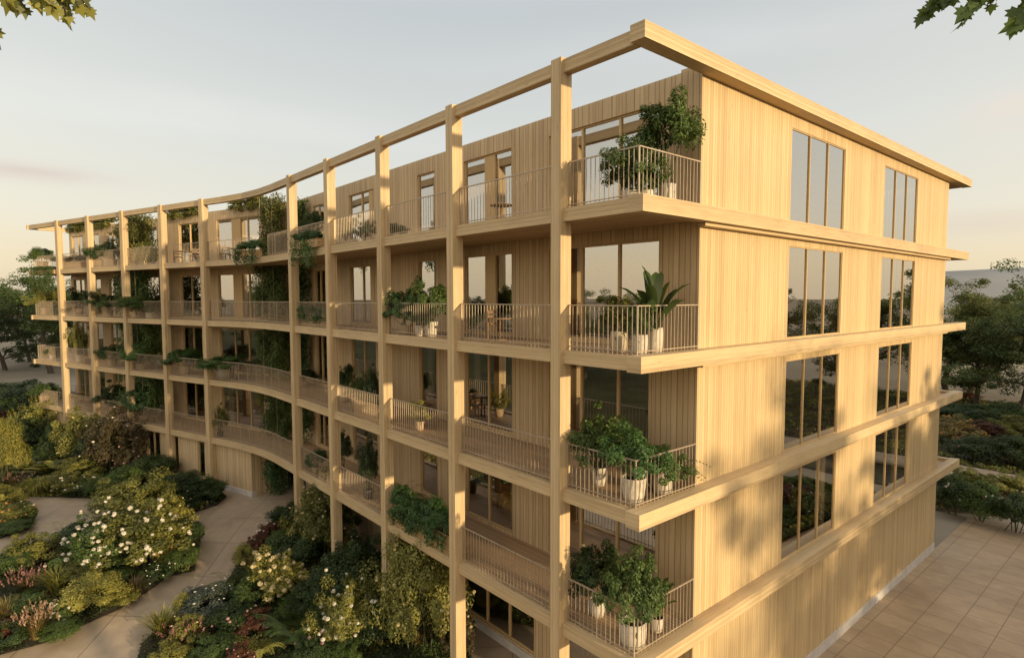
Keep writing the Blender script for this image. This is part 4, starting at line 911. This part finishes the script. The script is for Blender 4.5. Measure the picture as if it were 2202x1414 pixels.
G = [
 # left bed
 ('tall olive shrub at the back tip of the left bed, above the white hydrangeas', 'shrub', 295, 1140, 175, 112, 'tall', 'olive'),
 ('large hydrangea covered in big white flower heads, centre of the left bed', 'shrub', 305, 1252, 190, 140, 'loose', 'olive', 'white', .078, 100),
 ('white-flowered hydrangea left of the largest one, middle of the left bed', 'shrub', 205, 1256, 130, 112, 'loose', 'green', 'white', .078, 70),
 ('dark green bush behind the white hydrangeas at the rear edge of the left bed', 'shrub', 178, 1196, 100, 68, 'bush', 'dark'),
 ('yellowish fern with wide fronds by the inner path of the left bed', 'fern', 138, 1172, 120, 72, 'fern', 'yellow'),
 ('spiky olive shrub at the upper left of the left bed, beside the inner path', 'shrub', 62, 1236, 110, 76, 'loose', 'olive'),
 ('dark bush at the far upper left of the left bed', 'shrub', 18, 1256, 90, 66, 'bush', 'green'),
 ('grass clump with rosy plumes at the left of the left bed', 'grass', 58, 1296, 86, 76, 'plume', 'brown', 'rose', .05, 60),
 ('golden grass clump at the left edge of the photo in the left bed', 'grass', 18, 1362, 80, 88, 'grass', 'gold'),
 ('arching olive sedge mound in the middle of the left bed', 'grass', 128, 1300, 120, 92, 'grass', 'olive'),
 ('grass with stiff tan plumes near the front path of the left bed', 'grass', 80, 1392, 84, 88, 'plume', 'gold', 'tan', .055, 70),
 ('clump of small white daisies right of the tan plumes', 'flowers', 138, 1346, 70, 46, 'low', 'green', 'white', .05, 22),
 ('yellow-green rounded shrub at the front of the left bed', 'shrub', 205, 1344, 135, 92, 'fine', 'yellow'),
 ('low bright green mound beside the path, right of the tan plumes', 'shrub', 132, 1392, 90, 46, 'fine', 'green'),
 ('dark low plant with white blooms in the bottom left corner', 'shrub', 18, 1412, 84, 60, 'low', 'dark', 'white', .04, 10),
 ('bush with orange and pink blooms right of the white hydrangea', 'shrub', 366, 1222, 76, 60, 'bush', 'olive', 'orange', .05, 22),
 ('dark green bush at the right tip of the left bed', 'shrub', 404, 1192, 74, 66, 'bush', 'dark'),
 ('low dark green bush by the path at the right edge of the left bed', 'shrub', 392, 1240, 78, 58, 'fine', 'green'),
 ('brown wispy grass below the hydrangeas in the left bed', 'grass', 292, 1300, 76, 66, 'grass', 'brown'),
 ('dark plant with tiny white flowers near the path, right of the wispy grass', 'flowers', 345, 1264, 56, 50, 'low', 'dark', 'white', .032, 24),
 ('low yellow-green edging plant along the path below the wispy grass', 'shrub', 262, 1316, 80, 42, 'low', 'olive'),
 ('olive bush between the sedge mound and the hydrangea', 'shrub', 182, 1290, 90, 64, 'loose', 'olive'),
 ('green bush between the golden grass and the sedge mound', 'shrub', 60, 1344, 80, 60, 'bush', 'green'),
 ('yellowish flowering shrub under the tall olive shrub in the left bed', 'shrub', 360, 1160, 96, 76, 'loose', 'yellow', 'cream', .05, 14),
 ('dark bush far back at the left edge, below the left edge tree', 'shrub', 8, 884, 110, 66, 'bush', 'dark'),
 ('dark bush far back at the left, right of the one at the edge', 'shrub', 74, 886, 110, 62, 'loose', 'dark'),
 ('dark bush far back beside the far end balconies', 'shrub', 122, 892, 90, 54, 'bush', 'dark'),
 # small far left bed
 ('yellow-leaved bush in the small bed at the left edge', 'shrub', 12, 1112, 80, 62, 'loose', 'yellow'),
 ('bush with orange blooms in the small bed at the left edge', 'shrub', 26, 1136, 84, 50, 'bush', 'olive', 'orange', .06, 28),
 ('small white-flowered plant at the tip of the small left-edge bed', 'flowers', 56, 1126, 50, 42, 'low', 'green', 'white', .045, 16),
 ('low green edging bush of the small left-edge bed', 'shrub', 34, 1154, 76, 34, 'fine', 'green'),
 # back bed along the left wing
 ('tall sunlit yellow-green bush at the left edge of the photo', 'shrub', 4, 1062, 96, 170, 'big', 'yellow'),
 ('dark rounded bush far back at the left, below the meadow', 'shrub', 40, 912, 120, 76, 'bush', 'dark'),
 ('dark bush in front of the far back one, beside the yellow-green bush', 'shrub', 62, 968, 110, 80, 'bush', 'dark'),
 ('olive shrub with pale blooms left of the last column', 'shrub', 88, 962, 90, 96, 'tall', 'olive', 'cream', .05, 12),
 ('light green fern with upright fronds in the back bed', 'fern', 96, 1012, 76, 62, 'fern', 'olive'),
 ('broad-leaved yellowish hosta above the grass mound in the back bed', 'hosta', 112, 1032, 120, 58, 'hosta', 'olive'),
 ('russet grass at the left of the back bed', 'grass', 32, 1060, 72, 50, 'plume', 'brown', 'rose', .05, 50),
 ('round grass mound at the front of the back bed', 'grass', 84, 1070, 84, 56, 'mound', 'olive'),
 ('low plant dotted with white flowers at the front of the back bed', 'flowers', 160, 1070, 84, 46, 'low', 'olive', 'white', .05, 30),
 ('dark green round grass mound right of the white-dotted plant', 'grass', 218, 1072, 92, 56, 'mound', 'green'),
 ('tall flowering shrub between the last two columns', 'shrub', 172, 1010, 104, 116, 'tall', 'olive', 'cream', .05, 18),
 ('tall bronze shrub with pale blossoms by the eighth column', 'shrub', 246, 1030, 130, 130, 'tall', 'brown', 'white', .06, 24),
 ('dark bush between the two tall flowering shrubs of the back bed', 'shrub', 204, 1026, 84, 90, 'bush', 'dark'),
 ('dark evergreen bush at the foot of the last column', 'shrub', 128, 1000, 70, 90, 'bush', 'dark'),
 ('olive bush in front of the tall shrubs, above the white-dotted plant', 'shrub', 170, 1046, 100, 56, 'loose', 'olive'),
 ('dark spiky bush at the foot of the seventh column', 'shrub', 330, 1050, 112, 70, 'fine', 'dark'),
 ('bush with pinkish blossoms left of the seventh column', 'shrub', 284, 1040, 70, 76, 'loose', 'brown', 'pink', .05, 16),
 ('dark green bush at the bed end below the sixth column', 'shrub', 412, 1092, 130, 74, 'fine', 'dark'),
 ('dark rounded bush at the very tip of the back bed, beside the main path', 'shrub', 450, 1086, 76, 54, 'bush', 'dark'),
 ('dark bush with white blooms behind the tall olive shrub', 'shrub', 358, 1092, 84, 62, 'bush', 'dark', 'white', .045, 16),
 ('low green bush with pink specks at the front of the back bed end', 'shrub', 392, 1110, 80, 44, 'low', 'dark', 'pink', .04, 12),
 ('dark bush behind the grass mounds, below the eighth column', 'shrub', 270, 1066, 80, 60, 'bush', 'green'),
 # right bed
 ('dark round bush at the foot of the fifth column, top of the right bed', 'shrub', 628, 1154, 104, 62, 'bush', 'dark'),
 ('russet low plant with white flowers at the upper edge of the right bed', 'flowers', 580, 1184, 64, 50, 'low', 'red', 'white', .04, 26),
 ('tall yellow-blossomed shrub in front of the fourth column', 'shrub', 692, 1232, 140, 172, 'tall', 'olive', 'cream', .05, 60),
 ('dark upright shrub right of the yellow-blossomed one', 'shrub', 738, 1190, 90, 116, 'tall', 'dark'),
 ('dark green bush filling the middle of the right bed', 'shrub', 640, 1250, 130, 92, 'bush', 'dark'),
 ('golden grass at the path side of the right bed', 'grass', 556, 1254, 84, 66, 'grass', 'gold'),
 ('yellow euphorbia with rounded blossom heads, centre of the right bed', 'shrub', 596, 1322, 124, 112, 'loose', 'yellow', 'cream', .085, 90),
 ('large dark fern leaning over the path from the right bed', 'fern', 506, 1298, 116, 96, 'fern', 'green'),
 ('dark bush with silvery white flowers by the path in the right bed', 'shrub', 440, 1352, 130, 72, 'low', 'silver', 'white', .045, 44),
 ('yellow-green grassy mound at the path corner of the right bed', 'grass', 348, 1392, 104, 90, 'grass', 'yellow'),
 ('grass with rosy plumes near the bottom of the right bed', 'grass', 402, 1412, 96, 76, 'plume', 'red', 'rose', .055, 70),
 ('palm shrub with fan fronds near the bottom centre', 'palm', 634, 1402, 150, 124, 'palm', 'green'),
 ('yellowish fern at the bottom edge left of the palm shrub', 'fern', 562, 1436, 130, 92, 'fern', 'yellow'),
 ('shrub with large white roses right of the palm shrub', 'shrub', 738, 1432, 130, 150, 'tall', 'olive', 'white', .065, 60),
 ('dark mass of bush behind the white roses', 'shrub', 742, 1318, 150, 116, 'bush', 'dark'),
 ('dark shrub with silver-tipped twigs in front of the third column', 'shrub', 782, 1284, 130, 116, 'tall', 'dark', 'white', .03, 24),
 ('tall sunlit shrub with cream blossoms before the second column, largest of the right bed', 'shrub', 905, 1436, 226, 256, 'big', 'olive', 'cream', .06, 70),
 ('dark bush at the left foot of the largest cream-blossomed shrub', 'shrub', 818, 1412, 120, 116, 'bush', 'dark'),
 ('small bronze shrub with pale blossoms at the right foot of the largest cream-blossomed shrub', 'shrub', 985, 1432, 84, 106, 'loose', 'brown', 'cream', .05, 22),
 ('green bush with pink roses at the bottom edge, below the palm shrub', 'shrub', 678, 1446, 100, 70, 'bush', 'dark', 'pink', .07, 9),
 ('low yellow leafy plant at the bottom edge, below the rosy plumes', 'shrub', 372, 1448, 96, 56, 'loose', 'yellow'),
 ('dark bush with rosy tips between the palm shrub and the silver-flowered bush', 'shrub', 500, 1380, 110, 70, 'bush', 'dark', 'pink', .05, 12),
 ('dark green bush at the bottom edge between the fern and the yellow plant', 'shrub', 460, 1446, 110, 66, 'bush', 'green'),
 ('dark bush between the euphorbia and the palm shrub', 'shrub', 672, 1342, 110, 84, 'bush', 'dark'),
 ('green bush behind the golden grass in the right bed', 'shrub', 604, 1220, 92, 66, 'fine', 'green'),
 ('olive bush behind the dark fern in the right bed', 'shrub', 530, 1330, 84, 70, 'loose', 'green'),
 ('dark bush at the building edge of the right bed, below the third column', 'shrub', 842, 1300, 84, 76, 'bush', 'dark'),
 # beds behind the end wall
 ('dark shrub with white flowers next to the rear wall corner', 'shrub', 2050, 1116, 96, 90, 'bush', 'dark', 'white', .05, 18),
 ('green bush second from the rear wall corner, by the patio', 'shrub', 2108, 1132, 96, 92, 'bush', 'green'),
 ('russet plumed grass in the bed by the patio', 'grass', 2128, 1112, 86, 60, 'plume', 'red', 'rose', .06, 60),
 ('dark shrub with white flowers at the right edge of the patio bed', 'shrub', 2178, 1154, 100, 90, 'bush', 'dark', 'white', .05, 22),
 ('olive shrub at the back of the patio bed', 'shrub', 2086, 1064, 90, 56, 'loose', 'olive'),
 ('pale-tipped shrub at the back right of the patio bed', 'shrub', 2160, 1080, 100, 60, 'loose', 'olive', 'tan', .05, 18),
 ('dark bush at the right end of the far rear bed', 'shrub', 2180, 1010, 110, 70, 'bush', 'dark'),
 ('golden-flowered bush in the far rear bed nearest the wall', 'shrub', 2056, 962, 100, 60, 'loose', 'gold', 'orange', .09, 20),
 ('russet bush in the middle of the far rear bed', 'shrub', 2112, 954, 90, 46, 'loose', 'red'),
 ('green bush with red specks in the far rear bed', 'shrub', 2100, 1002, 110, 62, 'bush', 'dark', 'rose', .08, 14),
 ('olive bush in the far rear bed at the right edge', 'shrub', 2170, 950, 100, 52, 'loose', 'olive'),
 ('low dark hedge-like bush under the rear trees', 'shrub', 2080, 920, 130, 52, 'bush', 'dark'),
 ('low dark bush under the right-hand rear tree trunk', 'shrub', 2160, 916, 120, 50, 'bush', 'dark'),
]
for g in G: gp(*g)
frng = random.Random(77)
def fillers(bed, n, spec, wr, hr):
    poly = BED[bed]; xs_ = [q[0] for q in poly]; ys_ = [q[1] for q in poly]; k = 0
    while k < n:
        x, y = frng.uniform(min(xs_), max(xs_)), frng.uniform(min(ys_), max(ys_))
        if not all(inside(poly, x + dx, y + dy) for dx, dy in ((.35, 0), (-.35, 0), (0, .35), (0, -.35))): continue
        nm, lab, kind, lm, fl, fs, fc = spec[k % len(spec)]; k += 1
        add_plant(nm, lab, 'flowers' if nm == 'flower_clump' else ('grass' if 'grass' in nm else 'shrub'), (x, y, ground_z(x, y) - .02), frng.uniform(*wr), frng.uniform(*hr), kind, lm, fl, fs, fc, lab.split(' ', 1)[1])
SPEC = lambda where: [('shrub', 'small olive filler shrub ' + where, 'gloose', 'olive', 'cream', .03, 20), ('shrub', 'small dark green filler shrub ' + where, 'gbush', 'dark', None, 0, 0), ('flower_clump', 'small white-flowered filler plant ' + where, 'glow', 'green', 'white', .03, 34),
    ('shrub', 'small yellow-green filler shrub ' + where, 'fine', 'yellow', None, 0, 0), ('ornamental_grass', 'small golden filler grass ' + where, 'grass', 'gold', None, 0, 0), ('flower_clump', 'small russet filler plant ' + where, 'gloose', 'red', 'pink', .03, 20), ('shrub', 'small mid-green filler shrub ' + where, 'gloose', 'green', None, 0, 0)]
fillers('right', 42, SPEC('among the bigger plants of the right bed'), (.7, 1.3), (.55, 1.05))
fillers('left', 30, SPEC('among the bigger plants of the left bed'), (.6, 1.1), (.45, .8))
fillers('back', 36, SPEC('among the bigger plants of the back bed'), (1.0, 2.0), (.8, 1.4))
fillers('rear', 14, SPEC('in the bed behind the end wall'), (.8, 1.5), (.6, 1.0))
fillers('rear_far', 40, SPEC('in the far bed behind the end wall'), (1.4, 2.6), (.8, 1.3))
fillers('side', 16, SPEC('in the bed on the open side of the patio'), (1.0, 2.0), (.9, 1.6))

# ================================================================== trees
def tube(V, F, p0, p1, r0, r1, n=7):
    d = (p1 - p0); d = d / np.linalg.norm(d); a = np.array([0, 0, 1.]) if abs(d[2]) < .9 else np.array([1., 0, 0]); x = np.cross(d, a); x /= np.linalg.norm(x); y = np.cross(d, x); i = len(V)
    for p, r in ((p0, r0), (p1, r1)):
        for k in range(n): an = 2 * math.pi * k / n; V.append(p + (x * math.cos(an) + y * math.sin(an)) * r)
    for k in range(n): F.append((i + k, i + (k + 1) % n, i + n + (k + 1) % n, i + n + k))
def tree_meshes(seed, H, CW, nleaf, L, base=.28):
    rng = np.random.default_rng(seed); V, F, tips = [], [], []
    p = np.array([0, 0, -.2]); r = H * .022; segs = 6
    for s in range(segs):
        q = np.array([rng.normal() * .02 * H, rng.normal() * .02 * H, H * (base + .10 + (.72 - base) * (s / segs) ** 1.0) if s else H * base]); q[:2] += p[:2]
        r2 = r * .8; tube(V, F, p, q, r, r2, 9)
        if s >= 0:
            for b in range(3):
                a = rng.uniform(0, 6.28); ln = CW * rng.uniform(.30, .52) * (1 - .45 * s / segs); st = q; rr = r2 * .55
                d = np.array([math.cos(a), math.sin(a), rng.uniform(.25, .8)])
                for j in range(3):
                    e = st + d * ln / 3; tube(V, F, st, e, rr, rr * .7, 6); st = e; rr *= .7; d = d + rng.normal(size=3) * .3 + [0, 0, .08]; tips.append(e)
                    for t in range(2):
                        dd = d + rng.normal(size=3) * .8; e2 = st + dd * ln * .22; tube(V, F, st, e2, rr * .6, rr * .25, 5); tips.append(e2)
        p, r = q, r2
    tips.append(p + [0, 0, H * .05]); tips = np.array(tips)
    trunk = mesh_from('trunk', V, F); trunk.materials.append(M['bark'])
    k = rng.integers(0, len(tips), nleaf); cs = rng.uniform(.032, .085, len(tips)) * H; ct = rng.uniform(0, 1, len(tips))
    off = nrm(rng.normal(size=(nleaf, 3))) * (rng.uniform(.1, 1, nleaf) ** .5)[:, None]
    C = tips[k] + off * cs[k][:, None] * [1.15, 1.15, .75]
    Nn = off * .8 + [0, 0, .5] + rng.normal(size=C.shape) * .5
    W_, Fc, T = leaves(C, Nn, L, L * .6, rng, np.clip(ct[k] * .6 + rng.uniform(0, .4, nleaf), 0, 1))
    return trunk, mesh_from('crown', W_, Fc, T)
TM = {}
def tree(label, loc, H, kind, leafm, rz=0.0, sxy=1.0, group=None, name='tree'):
    tr, cr = TM[kind]; t = thing(name, label, 'tree', loc, rz, group); s = H / 10
    mesh_obj('trunk', tr, None, t, None, (s * sxy, s * sxy, s))
    key = (kind, leafm)
    if key not in TM:
        me = cr.copy(); me.materials.clear(); me.materials.append(LM[leafm]); TM[key] = me
    mesh_obj('crown', TM[key], None, t, None, (s * sxy, s * sxy, s)); return t
TM['a'] = tree_meshes(3, 10, 7.5, 26000, .17); TM['b'] = tree_meshes(8, 10, 8.5, 28000, .17, .24); TM['c'] = tree_meshes(21, 10, 6.5, 24000, .17, .2); TM['e'] = tree_meshes(41, 10, 9.0, 30000, .17, .14); TM['d'] = tree_meshes(33, 10, 5.5, 14000, .17, .5)
def at_far(px, dist):
    r = ray(px, 640); q = CP + r * (dist / r.dot(fw)); return (q.x, q.y, ground_z(q.x, q.y) - .05)
tree('dark broad tree beyond the far end of the block, trunk visible under the balconies', at_far(103, 80), 13.6, 'b', 'tree', .4, 1.3)
tree('dark tree at the left edge of the photo, behind the bushes', at_far(4, 84), 11.4, 'e', 'tree', 2.0, 1.3)
tree('broad dark tree between the left edge tree and the block', at_far(58, 95), 10.5, 'e', 'tree', 1.0, 1.4)
tree('low dark tree touching the far end balconies of the block', at_far(122, 90), 13.0, 'c', 'tree', 3.0, 1.3)
tree('yellowish tree rising behind the end wall', at_far(2092, 68), 12.6, 'a', 'treelit', 1.0, 1.15)
tree('green tree in front of the yellowish one, right of the end wall', at_far(2110, 60), 10.0, 'c', 'treelit', .2, 1.25)
tree('dark tree at the right edge of the photo, its trunk leaning', at_far(2206, 56), 11.2, 'b', 'tree', 3.3, 1.1)
tree('low dark tree close behind the end wall bands', at_far(2050, 63), 9.6, 'c', 'tree', 2.2, 1.7)
tree('green tree filling the gap between the rear trees', at_far(2165, 74), 10.6, 'a', 'treelit', 4.2, 1.4)
add_plant('shrub', 'spiky shrub standing alone on the patio, outside the picture', 'shrub', (8, 10.4, 0), 1.6, 2.3, 'tall', 'dark')
# trees on the open side of the patio: they throw the dappled shade on the end wall and show in its windows
for i, (x, y, H, k, rz, s) in enumerate([(24, 24.6, 11.0, 'b', .3, 1.0), (18, 20.4, 6.4, 'c', 1.0, 1.15), (19, 23.6, 7.2, 'b', 2.0, .9), (14, 22.4, 5.4, 'c', 2.6, 1.2), (27, 19.6, 8.8, 'a', 1.4, 1.0), (22, 28.8, 12.0, 'a', 2.2, 1.0), (32, 12.2, 13.4, 'd', .8, 1.0), (60, 19, 12.6, 'a', .5, 1.1), (64, 31, 13.6, 'b', 1.5, 1.1)] + [(4 + 6.5 * j, 47 + 7 * (j * 3 % 4), 11.5 + (j * 5) % 3, 'bac'[j % 3], j * 1.3, 1.15) for j in range(8)]):
    tree('leafy tree standing on the open side of the patio, outside the picture', (x, y, 0), H, k, 'tree', rz, s, group='trees beyond the patio')
for i, (x, y, H, k, rz, s) in enumerate([(30, -14, 10, 'b', .3, .9), (38, -20, 12, 'a', 1.3, 1.0), (26, -22, 9, 'c', .6, 1.0)] + [(-95 + 17 * j, -62 - 9 * (j % 3), 11 + (j * 7) % 4, 'abc'[j % 3], j * 1.1, 1.15) for j in range(8)] + [(-70 + 9 * j, -40 - 5 * (j * 2 % 3), 9.5 + (j * 3) % 3, 'bca'[j % 3], j * .9, 1.2) for j in range(9)]):
    tree('leafy tree standing in front of the garden, outside the picture', (x, y, 0), H, k, 'tree', rz, s, group='trees in front of the garden')

# overhanging trees whose leafy twig ends dip into the top corners
LOBE = [(0, 0), (.10, .10), (.34, .06), (.30, .22), (.50, .34), (.30, .42), (.34, .62), (.16, .60), (.0, 1.0)]
LOBE = LOBE + [(-x, y) for x, y in LOBE[-2:0:-1]]
def overhang(label, trunk_xy, targets, seed, leafm, L=.12):
    rng = np.random.default_rng(seed); t = thing('overhanging_tree', label, 'tree', (trunk_xy[0], trunk_xy[1], 0)); b0 = np.array([trunk_xy[0], trunk_xy[1], 0.])
    V, F = [], []; top = np.array([0, 0, 14.2]); tube(V, F, np.array([0, 0, -.2]), np.array([.1, .05, 7]), .26, .2, 10); tube(V, F, np.array([.1, .05, 7]), top, .2, .12, 10)
    LV, LF, LT = [], [], []
    for (px, py, dist, n, ln) in targets:
        r = ray(px, py); tip = np.array(CP + r * dist) - b0; up_pt = tip + np.array([0, 0, ln]) + (top - tip) * .16; limb = top + (up_pt - top) * .55 + [0, 0, .9]
        tube(V, F, top, limb, .07, .045, 7); tube(V, F, limb, up_pt, .045, .015, 6); mid = (up_pt + tip) / 2 + rng.normal(size=3) * .04; tube(V, F, up_pt, mid, .012, .008, 5); tube(V, F, mid, tip, .008, .003, 4)
        for i in range(n):
            q = i / n; base = up_pt + (mid - up_pt) * min(1, q * 2) if q < .5 else mid + (tip - mid) * (q - .5) * 2
            sd = rng.normal(size=3); dn = nrm(np.array((tip - up_pt)) * .9 / max(ln, .1) + sd * .55 + [0, 0, -.75]); nn = np.array(-r) + rng.normal(size=3) * .55; x = nrm(np.cross(dn, nn)); nn = nrm(np.cross(x, dn)); s = L * rng.uniform(.7, 1.2); st = len(LV)
            for a, c in LOBE: LV.append(base + x * a * s * 1.15 + dn * (c + .12) * s + nn * (abs(a) * .25 - c * c * .15) * s)
            LF.append(tuple(range(st, st + len(LOBE)))); LT.append(rng.uniform(0, 1))
    tm = mesh_from('trunk', V, F); tm.materials.append(M['bark']); mesh_obj('trunk', tm, None, t)
    cm = mesh_from('leaves', LV, LF, LT); cm.materials.append(LM[leafm]); mesh_obj('leaves', cm, None, t)
overhang('overhanging tree whose lobed leaves dip into the top left corner', (.5, -10.9), [(20, 14, 5.2, 26, .5), (58, 20, 5.3, 24, .5), (150, 52, 5.2, 34, .75), (195, 22, 5.4, 26, .6), (100, -6, 5.3, 30, .5), (2, 108, 5.6, 9, 1.2), (120, 20, 5.1, 34, .5), (80, 8, 5.2, 30, .5), (170, 14, 5.2, 30, .6)], 4, 'olive', .098)
overhang('overhanging tree whose lobed leaves dip into the top right corner', (10.6, -3.6), [(1978, 40, 5.2, 26, .5), (2010, 8, 5.2, 30, .5), (2062, 56, 5.1, 34, .6), (2095, 4, 5.3, 30, .5), (2120, 20, 5.2, 22, .5), (2168, 70, 5.0, 26, .7), (2192, 60, 5.0, 30, .7), (1932, -6, 5.4, 8, .4), (2040, -4, 5.2, 40, .5), (2075, 24, 5.1, 34, .6), (1992, 20, 5.2, 30, .5), (2180, 30, 5.1, 34, .6)], 9, 'green', .10)
# ================================================================== hills, sky, sun
def hill(name, pts, depth, col):
    """a long low ridge: (x, y, height) along its crest"""
    V, F = [], []
    for x, y, h in pts:
        d = Vector((x - CP.x, y - CP.y, 0)).normalized()
        for k, f in ((-1.6, 0), (-.7, .75), (0, 1), (.8, .8), (2, 0)): V.append((x + d.x * depth * k, y + d.y * depth * k, -1 + (h + 1) * f))
    for i in range(len(pts) - 1):
        for k in range(4): F.append((i * 5 + k, i * 5 + k + 1, i * 5 + 6 + k, i * 5 + 5 + k))
    tag(mesh_obj(name, mesh_from(name, V, F, smooth=True), plain(name + '_grass', col, .95, scale=.02)), kind='structure')
def far_pt(px, py, dist):
    r = ray(px, py); q = CP + r * (dist / r.dot(fw)); return (q.x, q.y, q.z)
hill('hill', [far_pt(1700, 612, 420), far_pt(1900, 594, 420), far_pt(2036, 583, 420), far_pt(2202, 575, 420), far_pt(2500, 560, 420)], 70, (0.20, 0.20, 0.20))  # distance haze is put into the grey colour, no haze volume
hill('hills', [far_pt(-600, 632, 900), far_pt(-200, 628, 900), far_pt(60, 634, 900), far_pt(300, 632, 900), far_pt(900, 630, 900)], 150, (0.24, 0.22, 0.20))  # pale grey imitates haze at the left horizon

w = bpy.data.worlds.new('World'); SC.world = w; w.use_nodes = True
N, L = w.node_tree.nodes, w.node_tree.links; bg = N['Background']
sky = N.new('ShaderNodeTexSky'); sky.sky_type = 'NISHITA'; sky.sun_disc = False; sky.sun_elevation = rad(SUN_EL); sky.sun_rotation = rad(90 - SUN_AZ)
sky.air_density = 1.0; sky.dust_density = 2.5; sky.ozone_density = 1.0
SKY_STRENGTH = 0.12
tc = N.new('ShaderNodeTexCoord'); sp = N.new('ShaderNodeSeparateXYZ'); L.new(tc.outputs['Generated'], sp.inputs[0])
# pale evening veil: cream at the horizon, grey-blue overhead, zenith raised for fill (values are divided by the strength)
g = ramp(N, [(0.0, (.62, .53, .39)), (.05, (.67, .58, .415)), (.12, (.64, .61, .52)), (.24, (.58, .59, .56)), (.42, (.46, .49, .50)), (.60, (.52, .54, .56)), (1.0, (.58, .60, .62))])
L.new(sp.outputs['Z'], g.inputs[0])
def dotv(v):
    d = N.new('ShaderNodeVectorMath'); d.operation = 'DOT_PRODUCT'; L.new(tc.outputs['Generated'], d.inputs[0]); d.inputs[1].default_value = v; return d.outputs['Value']
mp = N.new('ShaderNodeMapping'); mp.inputs['Scale'].default_value = (5, 5, 26); L.new(tc.outputs['Generated'], mp.inputs[0])
cn = N.new('ShaderNodeTexNoise'); cn.inputs['Scale'].default_value = 1.5; cn.inputs['Detail'].default_value = 7; cn.inputs['Roughness'].default_value = .6; L.new(mp.outputs[0], cn.inputs['Vector'])
veil = g.outputs[0]
for px, py, su, sv, amt, colr in ((40, 366, .085, .012, .8, (.54, .465, .41)), (2190, 236, .05, .022, .6, (.68, .57, .49)), (2150, 476, .11, .014, .6, (.58, .50, .43)), (20, 648, .13, .012, .6, (.56, .47, .40)), (150, 700, .2, .01, .3, (.6, .5, .42)), (1500, 90, .3, .03, .25, (.70, .70, .70)), (500, 250, .35, .03, .25, (.74, .72, .68))):
    r0 = ray(px, py); hx = Vector((r0.y, -r0.x, 0)).normalized(); vz = hx.cross(r0)
    du = math_n(N, L, 'POWER', math_n(N, L, 'ABSOLUTE', math_n(N, L, 'DIVIDE', dotv(hx), su)), 2); dv = math_n(N, L, 'POWER', math_n(N, L, 'ABSOLUTE', math_n(N, L, 'DIVIDE', dotv(vz), sv)), 2)
    e = math_n(N, L, 'POWER', 2.718, math_n(N, L, 'MULTIPLY', math_n(N, L, 'ADD', du, dv), -1.0))
    front = math_n(N, L, 'GREATER_THAN', dotv(r0), 0.0)
    f = math_n(N, L, 'MULTIPLY', math_n(N, L, 'MULTIPLY', e, front), math_n(N, L, 'MULTIPLY', cn.outputs[0], 1.7 * amt)); cl = N.new('ShaderNodeClamp'); L.new(f, cl.inputs[0])
    veil = mixc(N, L, cl.outputs[0], veil, colr)
# the half of the sky on the sun's side, behind the camera, is made brighter and warmer as added fill light
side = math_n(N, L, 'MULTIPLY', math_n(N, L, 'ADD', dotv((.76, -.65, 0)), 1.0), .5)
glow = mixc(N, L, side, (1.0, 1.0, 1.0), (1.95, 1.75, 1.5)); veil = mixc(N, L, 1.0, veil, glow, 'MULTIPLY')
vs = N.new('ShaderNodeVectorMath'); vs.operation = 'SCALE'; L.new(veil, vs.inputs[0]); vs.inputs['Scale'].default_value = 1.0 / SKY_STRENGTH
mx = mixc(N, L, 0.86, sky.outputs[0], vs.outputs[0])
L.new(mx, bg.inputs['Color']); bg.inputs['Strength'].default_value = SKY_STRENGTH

sun = bpy.data.lights.new('sun', 'SUN'); so = bpy.data.objects.new('sun', sun); COL.objects.link(so)
sun.energy = 3.9; sun.angle = rad(1.0); sun.color = (1.0, .79, .48)
so.rotation_euler = (-SUN).to_track_quat('-Z', 'Y').to_euler(); so.location = (60, 6, 40)
SC.view_settings.view_transform = 'Standard'; SC.view_settings.look = 'None'; SC.view_settings.exposure = 0.40; SC.view_settings.gamma = 1
SC.render.engine = 'CYCLES'
SC.cycles.max_bounces = 8; SC.cycles.transparent_max_bounces = 12; SC.cycles.use_denoising = True
